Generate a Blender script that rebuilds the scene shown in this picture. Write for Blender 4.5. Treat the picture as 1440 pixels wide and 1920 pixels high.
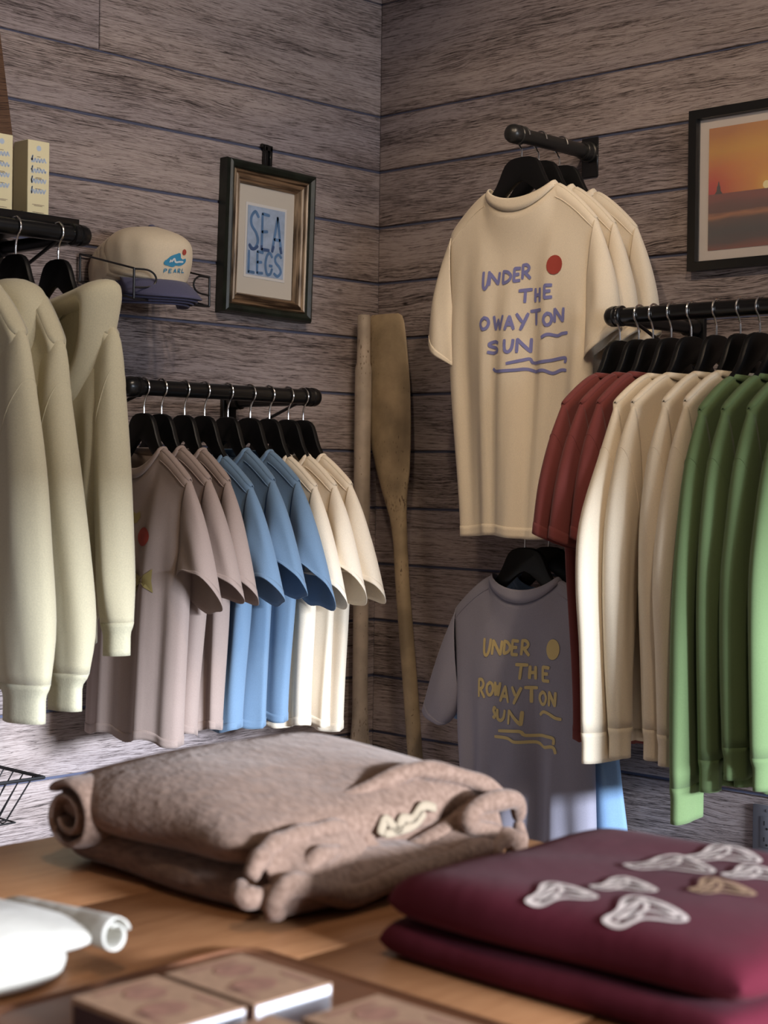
import bpy, bmesh, math, random
from math import sin, cos, pi, radians, sqrt, hypot
from mathutils import Vector, Matrix

for o in list(bpy.data.objects):
    bpy.data.objects.remove(o)
SC = bpy.context.scene
COL = SC.collection
random.seed(7)

# ------------------------------------------------------------------ camera
# walls: left wall is the plane y = 0, right wall the plane x = 0, the corner
# of the room stands at the origin and the room lies at x < 0, y < 0
FPX = 3100.0
cam_d = bpy.data.cameras.new('camera')
cam_d.sensor_fit = 'HORIZONTAL'
cam_d.sensor_width = 27.0
cam_d.lens = 27.0 * FPX / 1440.0
cam_d.shift_y = -70.0 / 1440.0
cam_d.clip_start = 0.05
cam_d.dof.use_dof = True
cam_d.dof.focus_distance = 3.55
cam_d.dof.aperture_fstop = 5.6
cam = bpy.data.objects.new('camera', cam_d)
COL.objects.link(cam)
_th = radians(44.0)
_ax = Vector((cos(_th), sin(_th), 0))
_rt = Vector((sin(_th), -cos(_th), 0))
_roll = 0.013
_r2 = _rt * cos(_roll) + Vector((0, 0, 1)) * sin(_roll)
_u2 = Vector((0, 0, 1)) * cos(_roll) - _rt * sin(_roll)
_m = Matrix(((_r2.x, _u2.x, -_ax.x, -3.0777), (_r2.y, _u2.y, -_ax.y, -3.0030),
             (_r2.z, _u2.z, -_ax.z, 1.35), (0, 0, 0, 1)))
cam.matrix_world = _m
SC.camera = cam

# ------------------------------------------------------------------ world + light
W = bpy.data.worlds.new('world')
SC.world = W
W.use_nodes = True
_bg = W.node_tree.nodes['Background']
_bg.inputs['Color'].default_value = (0.62, 0.72, 1.0, 1)
_bg.inputs['Strength'].default_value = 0.05


def area_light(name, loc, target, size, size_y, power, color, spread=180):
    l = bpy.data.lights.new(name, 'AREA')
    l.shape = 'RECTANGLE'
    l.size, l.size_y = size, size_y
    l.energy, l.color = power, color
    l.spread = radians(spread)
    o = bpy.data.objects.new(name, l)
    COL.objects.link(o)
    o.location = loc
    o.rotation_euler = (Vector(target) - Vector(loc)).to_track_quat('-Z', 'Y').to_euler()
    return o


def spot_light(name, loc, target, power, color, angle, blend=0.6, r=0.04):
    l = bpy.data.lights.new(name, 'SPOT')
    l.energy, l.color = power, color
    l.spot_size, l.spot_blend, l.shadow_soft_size = radians(angle), blend, r
    o = bpy.data.objects.new(name, l)
    COL.objects.link(o)
    o.location = loc
    o.rotation_euler = (Vector(target) - Vector(loc)).to_track_quat('-Z', 'Y').to_euler()
    return o


COOL = (0.70, 0.81, 1.0)
WARM = (1.0, 0.77, 0.545)
# daylight: low bright sky beyond the shop-front window, cut by the window head, plus its soft glow
area_light('low_sky_daylight', (-1.6, -11.0, 2.55), (-1.4, 0.0, 0.85), 2.6, 0.5, 2300, (0.80, 0.88, 1.0))
area_light('window_glow', (-1.2, -5.3, 1.85), (-1.4, -0.6, 0.9), 1.7, 0.7, 48, (0.82, 0.89, 1.0))
# warm ceiling spotlights
spot_light('ceiling_spot_tees', (-1.55, -1.25, 2.92), (-0.15, -0.82, 1.95), 22, WARM, 56)
spot_light('ceiling_spot_rack', (-1.55, -2.15, 2.92), (-0.35, -1.25, 1.45), 26, WARM, 62)
spot_light('ceiling_spot_hoodies', (-1.35, -2.05, 2.92), (-1.22, -0.35, 1.45), 32, (1.0, 0.80, 0.60), 70)
spot_light('ceiling_spot_frame', (-0.85, -1.75, 2.92), (-0.70, -0.0, 1.75), 18, (1.0, 0.82, 0.66), 75)
spot_light('ceiling_spot_table', (-2.25, -2.15, 2.92), (-1.9, -1.75, 0.9), 26, (1.0, 0.78, 0.58), 44)

vs = SC.view_settings
vs.view_transform = 'Standard'
vs.look = 'None'
vs.exposure = 0.28
vs.gamma = 1.0
vs.use_curve_mapping = False


# ------------------------------------------------------------------ helpers
def sm(x):
    x = max(0.0, min(1.0, x))
    return x * x * (3 - 2 * x)


def lerp(a, b, t):
    return a + (b - a) * t


def catmull(pts, t):
    """point at t in 0..1 on a Catmull-Rom curve through pts (tuples or floats)"""
    n = len(pts) - 1
    x = max(0.0, min(1.0, t)) * n
    i = min(int(x), n - 1)
    f = x - i
    def g(k):
        k = max(0, min(n, k))
        p = pts[k]
        return p if isinstance(p, (tuple, list)) else (p,)
    p0, p1, p2, p3 = g(i - 1), g(i), g(i + 1), g(i + 2)
    r = tuple(0.5 * (2 * b + (c - a) * f + (2 * a - 5 * b + 4 * c - d) * f * f + (-a + 3 * b - 3 * c + d) * f ** 3)
              for a, b, c, d in zip(p0, p1, p2, p3))
    return r if len(r) > 1 else r[0]


class Geo:
    def __init__(s):
        s.v, s.f = [], []

    def grid(s, rows, close_u=False, close_v=False, cap0=False, cap1=False):
        """rows: list of equally long point rows; close_u joins the row ends"""
        b = len(s.v)
        n, m = len(rows[0]), len(rows)
        for r in rows:
            s.v.extend(tuple(p) for p in r)
        for i in range(m if close_v else m - 1):
            i2 = (i + 1) % m
            for j in range(n if close_u else n - 1):
                j2 = (j + 1) % n
                s.f.append((b + i * n + j, b + i * n + j2, b + i2 * n + j2, b + i2 * n + j))
        if cap0:
            s.f.append(tuple(b + j for j in reversed(range(n))))
        if cap1:
            s.f.append(tuple(b + (m - 1) * n + j for j in range(n)))
        return s

    def tube(s, path, r, n=10, cap=True, closed=False):
        path = [Vector(p) for p in path]
        m = len(path)
        rows = []
        up = None
        for i, p in enumerate(path):
            if closed:
                d = path[(i + 1) % m] - path[i - 1]
            else:
                d = path[min(i + 1, m - 1)] - path[max(i - 1, 0)]
            if d.length < 1e-9:
                d = Vector((0, 0, 1))
            d.normalize()
            if up is None:
                up = Vector((0, 0, 1)) if abs(d.z) < 0.9 else Vector((1, 0, 0))
            a = (up - d * up.dot(d))
            if a.length < 1e-6:
                a = d.orthogonal()
            a.normalize()
            up = a
            b = d.cross(a)
            rr = r(i / (m - 1)) if callable(r) else r
            rows.append([p + a * (rr * cos(2 * pi * k / n)) + b * (rr * sin(2 * pi * k / n)) for k in range(n)])
        s.grid(rows, close_u=True, close_v=closed, cap0=cap and not closed, cap1=cap and not closed)
        return s

    def box(s, lo, hi):
        b = len(s.v)
        (x0, y0, z0), (x1, y1, z1) = lo, hi
        s.v += [(x0, y0, z0), (x1, y0, z0), (x1, y1, z0), (x0, y1, z0), (x0, y0, z1), (x1, y0, z1), (x1, y1, z1), (x0, y1, z1)]
        s.f += [tuple(b + k for k in q) for q in
                ((3, 2, 1, 0), (4, 5, 6, 7), (0, 1, 5, 4), (1, 2, 6, 5), (2, 3, 7, 6), (3, 0, 4, 7))]
        return s

    def prism(s, prof, y0, y1):
        """closed outline prof of (x, z) points extruded along y"""
        b, n = len(s.v), len(prof)
        s.v += [(x, y0, z) for x, z in prof] + [(x, y1, z) for x, z in prof]
        s.f.append(tuple(b + k for k in range(n)))
        s.f.append(tuple(b + n + k for k in reversed(range(n))))
        for k in range(n):
            k2 = (k + 1) % n
            s.f.append((b + k2, b + k, b + n + k, b + n + k2))
        return s

    def mesh(s, name, bevel=0.0, seg=2, sharp=None):
        me = bpy.data.meshes.new(name)
        me.from_pydata(s.v, [], s.f)
        bm = bmesh.new()
        bm.from_mesh(me)
        bmesh.ops.recalc_face_normals(bm, faces=bm.faces)
        if bevel:
            ed = [e for e in bm.edges if len(e.link_faces) == 2 and e.calc_face_angle(0) > 0.5]
            bmesh.ops.bevel(bm, geom=ed, offset=bevel, segments=seg, profile=0.5, affect='EDGES', clamp_overlap=True)
        for f in bm.faces:
            f.smooth = True
        for e in bm.edges:
            if len(e.link_faces) == 2 and e.calc_face_angle(0) > (sharp or 0.7):
                e.smooth = False
        bm.to_mesh(me)
        bm.free()
        return me

    def obj(s, name, mat, parent=None, bevel=0.0, seg=2, solid=0.0, sub=0, sharp=None, loc=None):
        me = s.mesh(name, bevel, seg, sharp)
        o = bpy.data.objects.new(name, me)
        COL.objects.link(o)
        if mat:
            me.materials.append(mat)
        if parent:
            o.parent = parent
        if loc:
            o.location = loc
        if solid:
            md = o.modifiers.new('thickness', 'SOLIDIFY')
            md.thickness = solid
            md.offset = 0
        if sub:
            md = o.modifiers.new('smooth', 'SUBSURF')
            md.levels = md.render_levels = sub
        return o


def tag(o, label=None, cat=None, group=None, kind=None):
    if label:
        o['label'] = label
    if cat:
        o['category'] = cat
    if group:
        o['group'] = group
    if kind:
        o['kind'] = kind
    return o


def thing(name, label, cat, loc=(0, 0, 0), rotz=0.0, group=None):
    o = bpy.data.objects.new(name, None)
    o.empty_display_size = 0.05
    COL.objects.link(o)
    o.location = loc
    o.rotation_euler = (0, 0, rotz)
    return tag(o, label, cat, group)


# ------------------------------------------------------------------ materials
def new_mat(name):
    m = bpy.data.materials.new(name)
    m.use_nodes = True
    nt = m.node_tree
    b = nt.nodes['Principled BSDF']
    return m, nt, b


def N(nt, kind, **kw):
    n = nt.nodes.new(kind)
    for k, v in kw.items():
        if k in n.inputs.keys():
            n.inputs[k].default_value = v
        else:
            setattr(n, k, v)
    return n


def ramp(nt, stops, interp='LINEAR'):
    r = nt.nodes.new('ShaderNodeValToRGB')
    r.color_ramp.interpolation = interp
    e = r.color_ramp.elements
    while len(e) < len(stops):
        e.new(0.5)
    for k, (p, c) in enumerate(stops):
        e[k].position = p
        e[k].color = (*c, 1) if len(c) == 3 else c
    return r


def plain(name, rgb, rough=0.5, metal=0.0, coat=0.0, bump=0.0, bscale=200, var=0.0, vscale=20, spec=0.5):
    m, nt, b = new_mat(name)
    b.inputs['Base Color'].default_value = (*rgb, 1)
    b.inputs['Roughness'].default_value = rough
    b.inputs['Metallic'].default_value = metal
    b.inputs['Coat Weight'].default_value = coat
    b.inputs['Specular IOR Level'].default_value = spec
    if bump or var:
        tc = N(nt, 'ShaderNodeTexCoord')
    if bump:
        no = N(nt, 'ShaderNodeTexNoise', Scale=bscale, Detail=4.0)
        nt.links.new(tc.outputs['Object'], no.inputs['Vector'])
        bp = N(nt, 'ShaderNodeBump', Strength=bump, Distance=0.002)
        nt.links.new(no.outputs['Fac'], bp.inputs['Height'])
        nt.links.new(bp.outputs['Normal'], b.inputs['Normal'])
    if var:
        nv = N(nt, 'ShaderNodeTexNoise', Scale=vscale, Detail=3.0)
        nt.links.new(tc.outputs['Object'], nv.inputs['Vector'])
        r = ramp(nt, [(0.3, tuple(c * (1 - var) for c in rgb)), (0.7, tuple(min(1, c * (1 + var)) for c in rgb))])
        nt.links.new(nv.outputs['Fac'], r.inputs['Fac'])
        nt.links.new(r.outputs['Color'], b.inputs['Base Color'])
    return m


def fabric(name, rgb, weave=700.0, strength=0.12, sheen=0.12, wrinkle=0.25, rough=0.92):
    m, nt, b = new_mat(name)
    tc = N(nt, 'ShaderNodeTexCoord')
    n1 = N(nt, 'ShaderNodeTexNoise', Scale=weave, Detail=2.0)
    n2 = N(nt, 'ShaderNodeTexNoise', Scale=9.0, Detail=3.0)
    mp = N(nt, 'ShaderNodeMapping')
    mp.inputs['Scale'].default_value = (1, 1, 0.35)
    nt.links.new(tc.outputs['Object'], n1.inputs['Vector'])
    nt.links.new(tc.outputs['Object'], mp.inputs['Vector'])
    nt.links.new(mp.outputs['Vector'], n2.inputs['Vector'])
    r = ramp(nt, [(0.35, tuple(c * 0.93 for c in rgb)), (0.65, tuple(min(1, c * 1.04) for c in rgb))])
    nt.links.new(n1.outputs['Fac'], r.inputs['Fac'])
    nt.links.new(r.outputs['Color'], b.inputs['Base Color'])
    b1 = N(nt, 'ShaderNodeBump', Strength=wrinkle, Distance=0.012)
    nt.links.new(n2.outputs['Fac'], b1.inputs['Height'])
    b2 = N(nt, 'ShaderNodeBump', Strength=strength, Distance=0.001)
    nt.links.new(n1.outputs['Fac'], b2.inputs['Height'])
    nt.links.new(b1.outputs['Normal'], b2.inputs['Normal'])
    nt.links.new(b2.outputs['Normal'], b.inputs['Normal'])
    b.inputs['Roughness'].default_value = rough
    b.inputs['Sheen Weight'].default_value = sheen
    b.inputs['Sheen Roughness'].default_value = 0.5
    b.inputs['Specular IOR Level'].default_value = 0.2
    return m


def plank_wood(name, light, mid, dark, grain=1.0, rough=0.75, hue2=None, dots=True, bump=0.5):
    """weathered board: length along local X, height along local Z"""
    m, nt, b = new_mat(name)
    L = nt.links.new
    tc = N(nt, 'ShaderNodeTexCoord')
    oi = N(nt, 'ShaderNodeObjectInfo')
    off = N(nt, 'ShaderNodeVectorMath', operation='SCALE')
    comb = N(nt, 'ShaderNodeCombineXYZ', X=37.0, Y=11.0, Z=23.0)
    L(comb.outputs[0], off.inputs[0])
    L(oi.outputs['Random'], off.inputs['Scale'])
    add = N(nt, 'ShaderNodeVectorMath', operation='ADD')
    L(tc.outputs['Object'], add.inputs[0])
    L(off.outputs[0], add.inputs[1])

    def noise(scale, detail=4.0, rgh=0.55, dist=0.0, src=None):
        mp = N(nt, 'ShaderNodeMapping')
        mp.inputs['Scale'].default_value = scale
        L((src or add).outputs[0], mp.inputs['Vector'])
        n = N(nt, 'ShaderNodeTexNoise', Scale=1.0, Detail=detail, Roughness=rgh, Distortion=dist)
        L(mp.outputs[0], n.inputs['Vector'])
        return n
    # slow warp of the grain (cathedral figure around knots)
    wz = noise((3.2 * grain, 1, 11.0 * grain), 2.5)
    wsub = N(nt, 'ShaderNodeMath', operation='MULTIPLY_ADD')
    wsub.inputs[1].default_value = 0.036 / grain
    wsub.inputs[2].default_value = -0.018 / grain
    L(wz.outputs['Fac'], wsub.inputs[0])
    wc = N(nt, 'ShaderNodeCombineXYZ')
    L(wsub.outputs[0], wc.inputs['Z'])
    warp = N(nt, 'ShaderNodeVectorMath', operation='ADD')
    L(add.outputs[0], warp.inputs[0])
    L(wc.outputs[0], warp.inputs[1])
    g1 = noise((9.5 * grain, 3, 400.0 * grain), 6.0, 0.66, 0.25, warp)
    g2 = noise((34.0 * grain, 8, 900.0 * grain), 4.0, 0.62, 0.2, warp)
    blot = noise((1.6 * grain, 2, 13.0 * grain), 4.0, 0.55, 0.0, warp)
    mix = N(nt, 'ShaderNodeMath', operation='MULTIPLY_ADD')
    mix.inputs[1].default_value = 0.55
    L(g2.outputs['Fac'], mix.inputs[0])
    sc1 = N(nt, 'ShaderNodeMath', operation='MULTIPLY')
    sc1.inputs[1].default_value = 0.62
    L(g1.outputs['Fac'], sc1.inputs[0])
    L(sc1.outputs[0], mix.inputs[2])
    bl = N(nt, 'ShaderNodeMath', operation='MULTIPLY_ADD')
    bl.inputs[1].default_value = 0.42
    L(blot.outputs['Fac'], bl.inputs[0])
    L(mix.outputs[0], bl.inputs[2])
    r = ramp(nt, [(0.645, dark), (0.71, tuple(lerp(a, c, 0.45) for a, c in zip(dark, mid))), (0.765, mid), (0.87, light)])
    L(bl.outputs[0], r.inputs['Fac'])
    col = r.outputs['Color']
    if dots:
        g3 = noise((6.5, 3, 150.0), 4.0, 0.55, 0.3, warp)
        ab = N(nt, 'ShaderNodeMath', operation='SUBTRACT')
        ab.inputs[1].default_value = 0.5
        L(g3.outputs['Fac'], ab.inputs[0])
        a2 = N(nt, 'ShaderNodeMath', operation='ABSOLUTE')
        L(ab.outputs[0], a2.inputs[0])
        bsc = N(nt, 'ShaderNodeMath', operation='MULTIPLY_ADD')
        bsc.inputs[1].default_value = 0.06
        L(g1.outputs['Fac'], bsc.inputs[0])
        L(a2.outputs[0], bsc.inputs[2])
        cr = ramp(nt, [(0.022, (0.22, 0.2, 0.2)), (0.050, (1, 1, 1))])
        L(bsc.outputs[0], cr.inputs['Fac'])
        mm = N(nt, 'ShaderNodeMix', data_type='RGBA', blend_type='MULTIPLY')
        mm.inputs['Factor'].default_value = 1.0
        L(col, mm.inputs[6])
        L(cr.outputs['Color'], mm.inputs[7])
        col = mm.outputs[2]
    if hue2:
        hn = noise((0.7, 1, 5.0), 2.0)
        hr = ramp(nt, [(0.4, (1, 1, 1)), (0.66, hue2)])
        L(hn.outputs['Fac'], hr.inputs['Fac'])
        mm = N(nt, 'ShaderNodeMix', data_type='RGBA', blend_type='MULTIPLY')
        mm.inputs['Factor'].default_value = 1.0
        L(col, mm.inputs[6])
        L(hr.outputs['Color'], mm.inputs[7])
        col = mm.outputs[2]
    if dots:
        mp = N(nt, 'ShaderNodeMapping')
        mp.inputs['Scale'].default_value = (2.6, 0.01, 6.0)
        L(add.outputs[0], mp.inputs['Vector'])
        vo = N(nt, 'ShaderNodeTexVoronoi', Scale=1.0)
        L(mp.outputs[0], vo.inputs['Vector'])
        dr = ramp(nt, [(0.012, (0.12, 0.1, 0.1)), (0.035, (1, 1, 1))])
        L(vo.outputs['Distance'], dr.inputs['Fac'])
        mm = N(nt, 'ShaderNodeMix', data_type='RGBA', blend_type='MULTIPLY')
        mm.inputs['Factor'].default_value = 1.0
        L(col, mm.inputs[6])
        L(dr.outputs['Color'], mm.inputs[7])
        col = mm.outputs[2]
    L(col, b.inputs['Base Color'])
    bp = N(nt, 'ShaderNodeBump', Strength=bump, Distance=0.002)
    L(bl.outputs[0], bp.inputs['Height'])
    L(bp.outputs['Normal'], b.inputs['Normal'])
    b.inputs['Roughness'].default_value = rough
    b.inputs['Specular IOR Level'].default_value = 0.3
    return m


M = {}
M['plank'] = plank_wood('weathered_plank', (0.44, 0.368, 0.348), (0.29, 0.232, 0.216), (0.045, 0.034, 0.033), hue2=(0.86, 0.88, 0.95))
M['backing'] = plain('groove_backing', (0.085, 0.095, 0.155), 0.9)  # blue tint is reflected light painted into the groove colour
M['table'] = plank_wood('table_wood', (0.44, 0.215, 0.100), (0.39, 0.182, 0.082), (0.31, 0.138, 0.060), grain=0.5, rough=0.42, dots=False, bump=0.15)
M['oldwood'] = plank_wood('old_board_wood', (0.16, 0.09, 0.055), (0.11, 0.06, 0.037), (0.03, 0.017, 0.012), dots=False)
M['black_metal'] = plain('black_pipe_metal', (0.006, 0.006, 0.0065), 0.28, 0.0, bump=0.1, bscale=60)
M['gun_metal'] = plain('dark_steel_pipe', (0.06, 0.058, 0.055), 0.35, 0.75, bump=0.05, bscale=60)
M['hanger'] = plain('black_hanger_wood', (0.004, 0.004, 0.0045), 0.42, bump=0.06, bscale=40, spec=0.3)
M['chrome'] = plain('chrome_wire', (0.72, 0.70, 0.68), 0.22, 1.0)
M['wire'] = plain('black_wire', (0.008, 0.008, 0.01), 0.4)
M['plaster'] = plain('shop_plaster', (0.33, 0.31, 0.29), 0.9)
M['floor'] = plank_wood('floor_board', (0.24, 0.17, 0.12), (0.17, 0.115, 0.08), (0.07, 0.045, 0.03), dots=False)

M['taupe'] = fabric('taupe_cotton', (0.335, 0.258, 0.228))
M['blue'] = fabric('blue_cotton', (0.155, 0.245, 0.365))
M['cream'] = fabric('cream_cotton', (0.80, 0.70, 0.56))
M['ecru'] = fabric('ecru_cotton', (0.78, 0.68, 0.53))
M['lilac'] = fabric('lilac_grey_cotton', (0.285, 0.275, 0.335))
M['skyblue'] = fabric('sky_blue_cotton', (0.22, 0.36, 0.56))
M['red'] = fabric('brick_red_cotton', (0.175, 0.043, 0.038))
M['green'] = fabric('moss_green_cotton', (0.150, 0.222, 0.098))
M['hoodie'] = fabric('pistachio_fleece', (0.60, 0.54, 0.375), weave=450, strength=0.2, sheen=0.3, wrinkle=0.3)
M['hoodie_rib'] = fabric('pistachio_rib', (0.58, 0.54, 0.385), weave=300, strength=0.3, sheen=0.2)
M['maroon'] = fabric('maroon_fleece', (0.095, 0.009, 0.020), weave=450, strength=0.2, sheen=0.03, wrinkle=0.3)
M['white'] = fabric('white_cotton', (0.58, 0.55, 0.49), wrinkle=0.6)
M['ink_lilac'] = plain('lilac_ink', (0.21, 0.22, 0.47), 0.8)
M['ink_red'] = plain('red_ink', (0.36, 0.052, 0.036), 0.8)
M['ink_butter'] = plain('butter_ink', (0.62, 0.49, 0.22), 0.8)
M['ink_ochre'] = plain('ochre_ink', (0.30, 0.235, 0.085), 0.8)
M['ink_white'] = plain('shell_print_ink', (0.80, 0.70, 0.66), 0.8, var=0.25, vscale=60)
M['ink_brown'] = plain('brown_print_ink', (0.42, 0.27, 0.17), 0.8)


def knit_mat():
    m, nt, b = new_mat('taupe_knit')
    L = nt.links.new
    tc = N(nt, 'ShaderNodeTexCoord')
    n1 = N(nt, 'ShaderNodeTexNoise', Scale=160.0, Detail=3.0)
    n2 = N(nt, 'ShaderNodeTexNoise', Scale=26.0, Detail=3.0)
    mp = N(nt, 'ShaderNodeMapping')
    mp.inputs['Scale'].default_value = (1.0, 0.35, 1)
    L(tc.outputs['Object'], mp.inputs['Vector'])
    L(mp.outputs[0], n1.inputs['Vector'])
    L(tc.outputs['Object'], n2.inputs['Vector'])
    r = ramp(nt, [(0.3, (0.165, 0.102, 0.074)), (0.7, (0.275, 0.18, 0.135))])
    L(n1.outputs['Fac'], r.inputs['Fac'])
    L(r.outputs['Color'], b.inputs['Base Color'])
    b1 = N(nt, 'ShaderNodeBump', Strength=0.35, Distance=0.01)
    L(n2.outputs['Fac'], b1.inputs['Height'])
    b2 = N(nt, 'ShaderNodeBump', Strength=0.5, Distance=0.004)
    L(n1.outputs['Fac'], b2.inputs['Height'])
    L(b1.outputs['Normal'], b2.inputs['Normal'])
    L(b2.outputs['Normal'], b.inputs['Normal'])
    b.inputs['Roughness'].default_value = 0.95
    b.inputs['Sheen Weight'].default_value = 0.25
    b.inputs['Sheen Tint'].default_value = (0.8, 0.7, 0.65, 1)
    b.inputs['Specular IOR Level'].default_value = 0.1
    return m


M['knit'] = knit_mat()

# ------------------------------------------------------------------ room shell
PITCH = 0.1453
LINES = [2.281 - PITCH * k for k in range(0, 16)] + [0.0]
TOPS = [3.0, 2.862, 2.572]


def plank_mesh(length, height, gap):
    g = Geo().box((-length / 2, 0.0, -height / 2 + gap / 2), (length / 2, 0.012, height / 2 - gap / 2))
    me = g.mesh('plank', bevel=0.0022, seg=1)
    me.materials.append(M['plank'])
    return me


def build_wall(name, length, to_world, rotz):
    """to_world(s, z): world point at distance s from the corner"""
    x0, x1 = (-length / 2, length / 2 + 0.1) if name == 'wall_left' else (-length / 2 - 0.0045, length / 2)
    back = Geo().box((x0, 0.0045, 0.0), (x1, 0.10, 3.0)).obj(name, M['backing'])
    p = to_world(length / 2, 0)
    back.location = p
    back.rotation_euler = (0, 0, rotz)
    tag(back, kind='structure')
    cache = {}
    edges = TOPS + LINES
    for i in range(len(edges) - 1):
        z1, z0 = edges[i], edges[i + 1]
        gap = 0.0022 if i < 3 else 0.0062
        h = z1 - z0
        parts = [(-0.004 if name == 'wall_left' else 0.0005, length)]
        if name == 'wall_left' and abs(z0 - 2.281) < 1e-6:
            parts = [(-0.004, 0.891), (0.8925, length)]
        for a, c in parts:
            key = (round(h, 4), gap, round(c - a, 4))
            if key not in cache:
                cache[key] = plank_mesh(c - a, h, gap)
            o = bpy.data.objects.new('plank', cache[key])
            COL.objects.link(o)
            o.parent = back
            # local x of the wall runs away from its centre
            s = (a + c) / 2
            lx = (length / 2 - s) if name == 'wall_left' else (s - length / 2)
            o.location = (lx, 0, (z0 + z1) / 2)
    return back


WL = build_wall('wall_left', 4.6, lambda s, z: (-s, 0, z), 0.0)
WR = build_wall('wall_right', 5.4, lambda s, z: (0, -s, z), -pi / 2)
fl = Geo().box((-4.6, -5.4, -0.08), (0.0, 0.0, 0.0)).obj('floor', M['floor'])
tag(fl, kind='structure')
ce = Geo().box((-4.6, -5.4, 3.0), (0.0, 0.0, 3.08)).obj('ceiling', M['plaster'])
tag(ce, kind='structure')
wb = Geo().box((-4.7, -5.4, 0), (-4.6, 0.0, 3.0)).obj('wall_back', M['plaster'])
tag(wb, kind='structure')
# front wall with the shop-front window opening
wf = Geo()
wf.box((-4.6, -5.5, 0), (-3.4, -5.4, 3.0)).box((-0.25, -5.5, 0), (0.0, -5.4, 3.0))
wf.box((-3.4, -5.5, 0), (-0.25, -5.4, 0.4)).box((-3.4, -5.5, 1.80), (-0.25, -5.4, 3.0))
tag(wf.obj('wall_front', M['plaster']), kind='structure')


# ------------------------------------------------------------------ rails, hangers
def pipe_path(pts, seg=6):
    return [catmull(pts, k / (seg * (len(pts) - 1))) for k in range(seg * (len(pts) - 1) + 1)]


def straight(a, b, n=2):
    return [tuple(lerp(p, q, k / (n - 1)) for p, q in zip(a, b)) for k in range(n)]


def lathe_x(geo, prof, y, z, n=18):
    """prof: (x, r) pairs, revolved about an axis along x"""
    rows = [[(x, y + r * cos(2 * pi * k / n), z + r * sin(2 * pi * k / n)) for k in range(n)] for x, r in prof]
    geo.grid(rows, close_u=True, cap0=True, cap1=True)
    return geo


CAP = [(0.0, 0.019), (0.002, 0.0215), (0.010, 0.0215), (0.012, 0.0195), (0.016, 0.0195), (0.018, 0.0215), (0.028, 0.0212),
       (0.036, 0.0185), (0.042, 0.012), (0.0445, 0.004)]


def wall_rail(name, label, loc, rotz, length, arm_at, plate_h=0.14, r=0.0165, depth=0.3, group=None, mat=None):
    """pipe rail along local x (0..length), the wall is at local y = +depth"""
    mat = mat or M['black_metal']
    t = thing(name, label, 'clothes rail', loc, rotz, group)
    g = Geo()
    lathe_x(g, [(0.02, r), (length - 0.02, r)], 0, 0)
    g.obj('pipe', mat, t)
    for sgn, x0 in ((1, length - 0.045), (-1, 0.045)):
        g = Geo()
        lathe_x(g, [(x0 + sgn * x, rr) for x, rr in CAP], 0, 0)
        g.obj('end_cap', mat, t)
    for a in arm_at:
        g = Geo().tube(straight((a, 0.004, -0.004), (a, depth - 0.008, -0.004), 3), 0.0140, 14)
        g.tube(straight((a, depth - 0.05, -0.004), (a, depth - 0.02, -0.004), 2), 0.0190, 14)
        g.obj('support_arm', mat, t)
        Geo().box((a - 0.021, depth - 0.012, -plate_h), (a + 0.021, depth - 0.001, 0.020)).obj(
            'wall_plate', mat, t, bevel=0.002)
        sgn = 1 if a < length / 2 else -1
        Geo().tube(straight((a + sgn * 0.035, 0.01, -0.012), (a + sgn * 0.012, depth - 0.01, -0.10), 2), 0.0038, 8).obj(
            'brace', mat, t)
    return t


def hanger_outline(half, drop, k=1.0):
    kz = 1.0
    top = [(0.0, 0.0), (0.016, -0.0012), (0.028, -0.006), (0.0365, -0.015), (0.0425, -0.028), (0.048, -0.043), (0.0555, -0.060), (0.067, -0.078), (0.084, -0.096)]
    top = [(x * k, z * kz) for x, z in top]
    xe, ze = top[-1]
    top += [(lerp(xe, half, f), lerp(ze, -drop, f)) for f in (0.33, 0.66, 0.95)] + [(half, -drop - 0.008)]
    bot = [(half - 0.002, -drop - 0.018), (half - 0.012, -drop - 0.022), (lerp(xe, half, 0.45), lerp(ze, -drop, 0.45) - 0.026), (xe, ze - 0.030),
           (0.060 * k, -0.108), (0.042 * k, -0.090), (0.024 * k, -0.070), (0.010 * k, -0.058), (0.0, -0.054)]
    right = top + bot
    left = [(-x, z) for x, z in reversed(right) if x > 1e-6]
    return right + left


HANGERS = {}


def make_hanger(label, loc, rotz, group, half=0.155, drop=0.140, neck=-0.052, hook_side=-1, k=1.0):
    t = thing('clothes_hanger', label, 'hanger', loc, rotz, group)
    key = (half, drop, neck, hook_side, k)
    if key not in HANGERS:
        g = Geo().prism([(x, z + neck) for x, z in hanger_outline(half, drop, k)], -0.0065, 0.0065)
        wood = g.mesh('hanger_body', bevel=0.0035, seg=2)
        wood.materials.append(M['hanger'])
        s = hook_side
        pts = []
        R = 0.0195
        for k in range(0, 15):                       # hook loop over the rail
            a = radians(-55 + 235 * k / 14)
            pts.append((-s * R * cos(a) * 1.0 + 0, 0, R * sin(a)))
        # stem: swing back to the hanger centre
        lx = pts[0][0]
        pts = [(-s * 0.003, 0, neck - 0.004), (-s * 0.003, 0, neck + 0.016), (lx * 0.55, 0, -0.025)] + pts
        path = pipe_path(pts, 3)
        wire = Geo().tube(path, 0.0020, 8).mesh('hook')
        wire.materials.append(M['chrome'])
        HANGERS[key] = (wood, wire)
    wood, wire = HANGERS[key]
    for nm, me in (('hanger_body', wood), ('hook', wire)):
        o = bpy.data.objects.new(nm, me)
        COL.objects.link(o)
        o.parent = t
    return t


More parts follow.
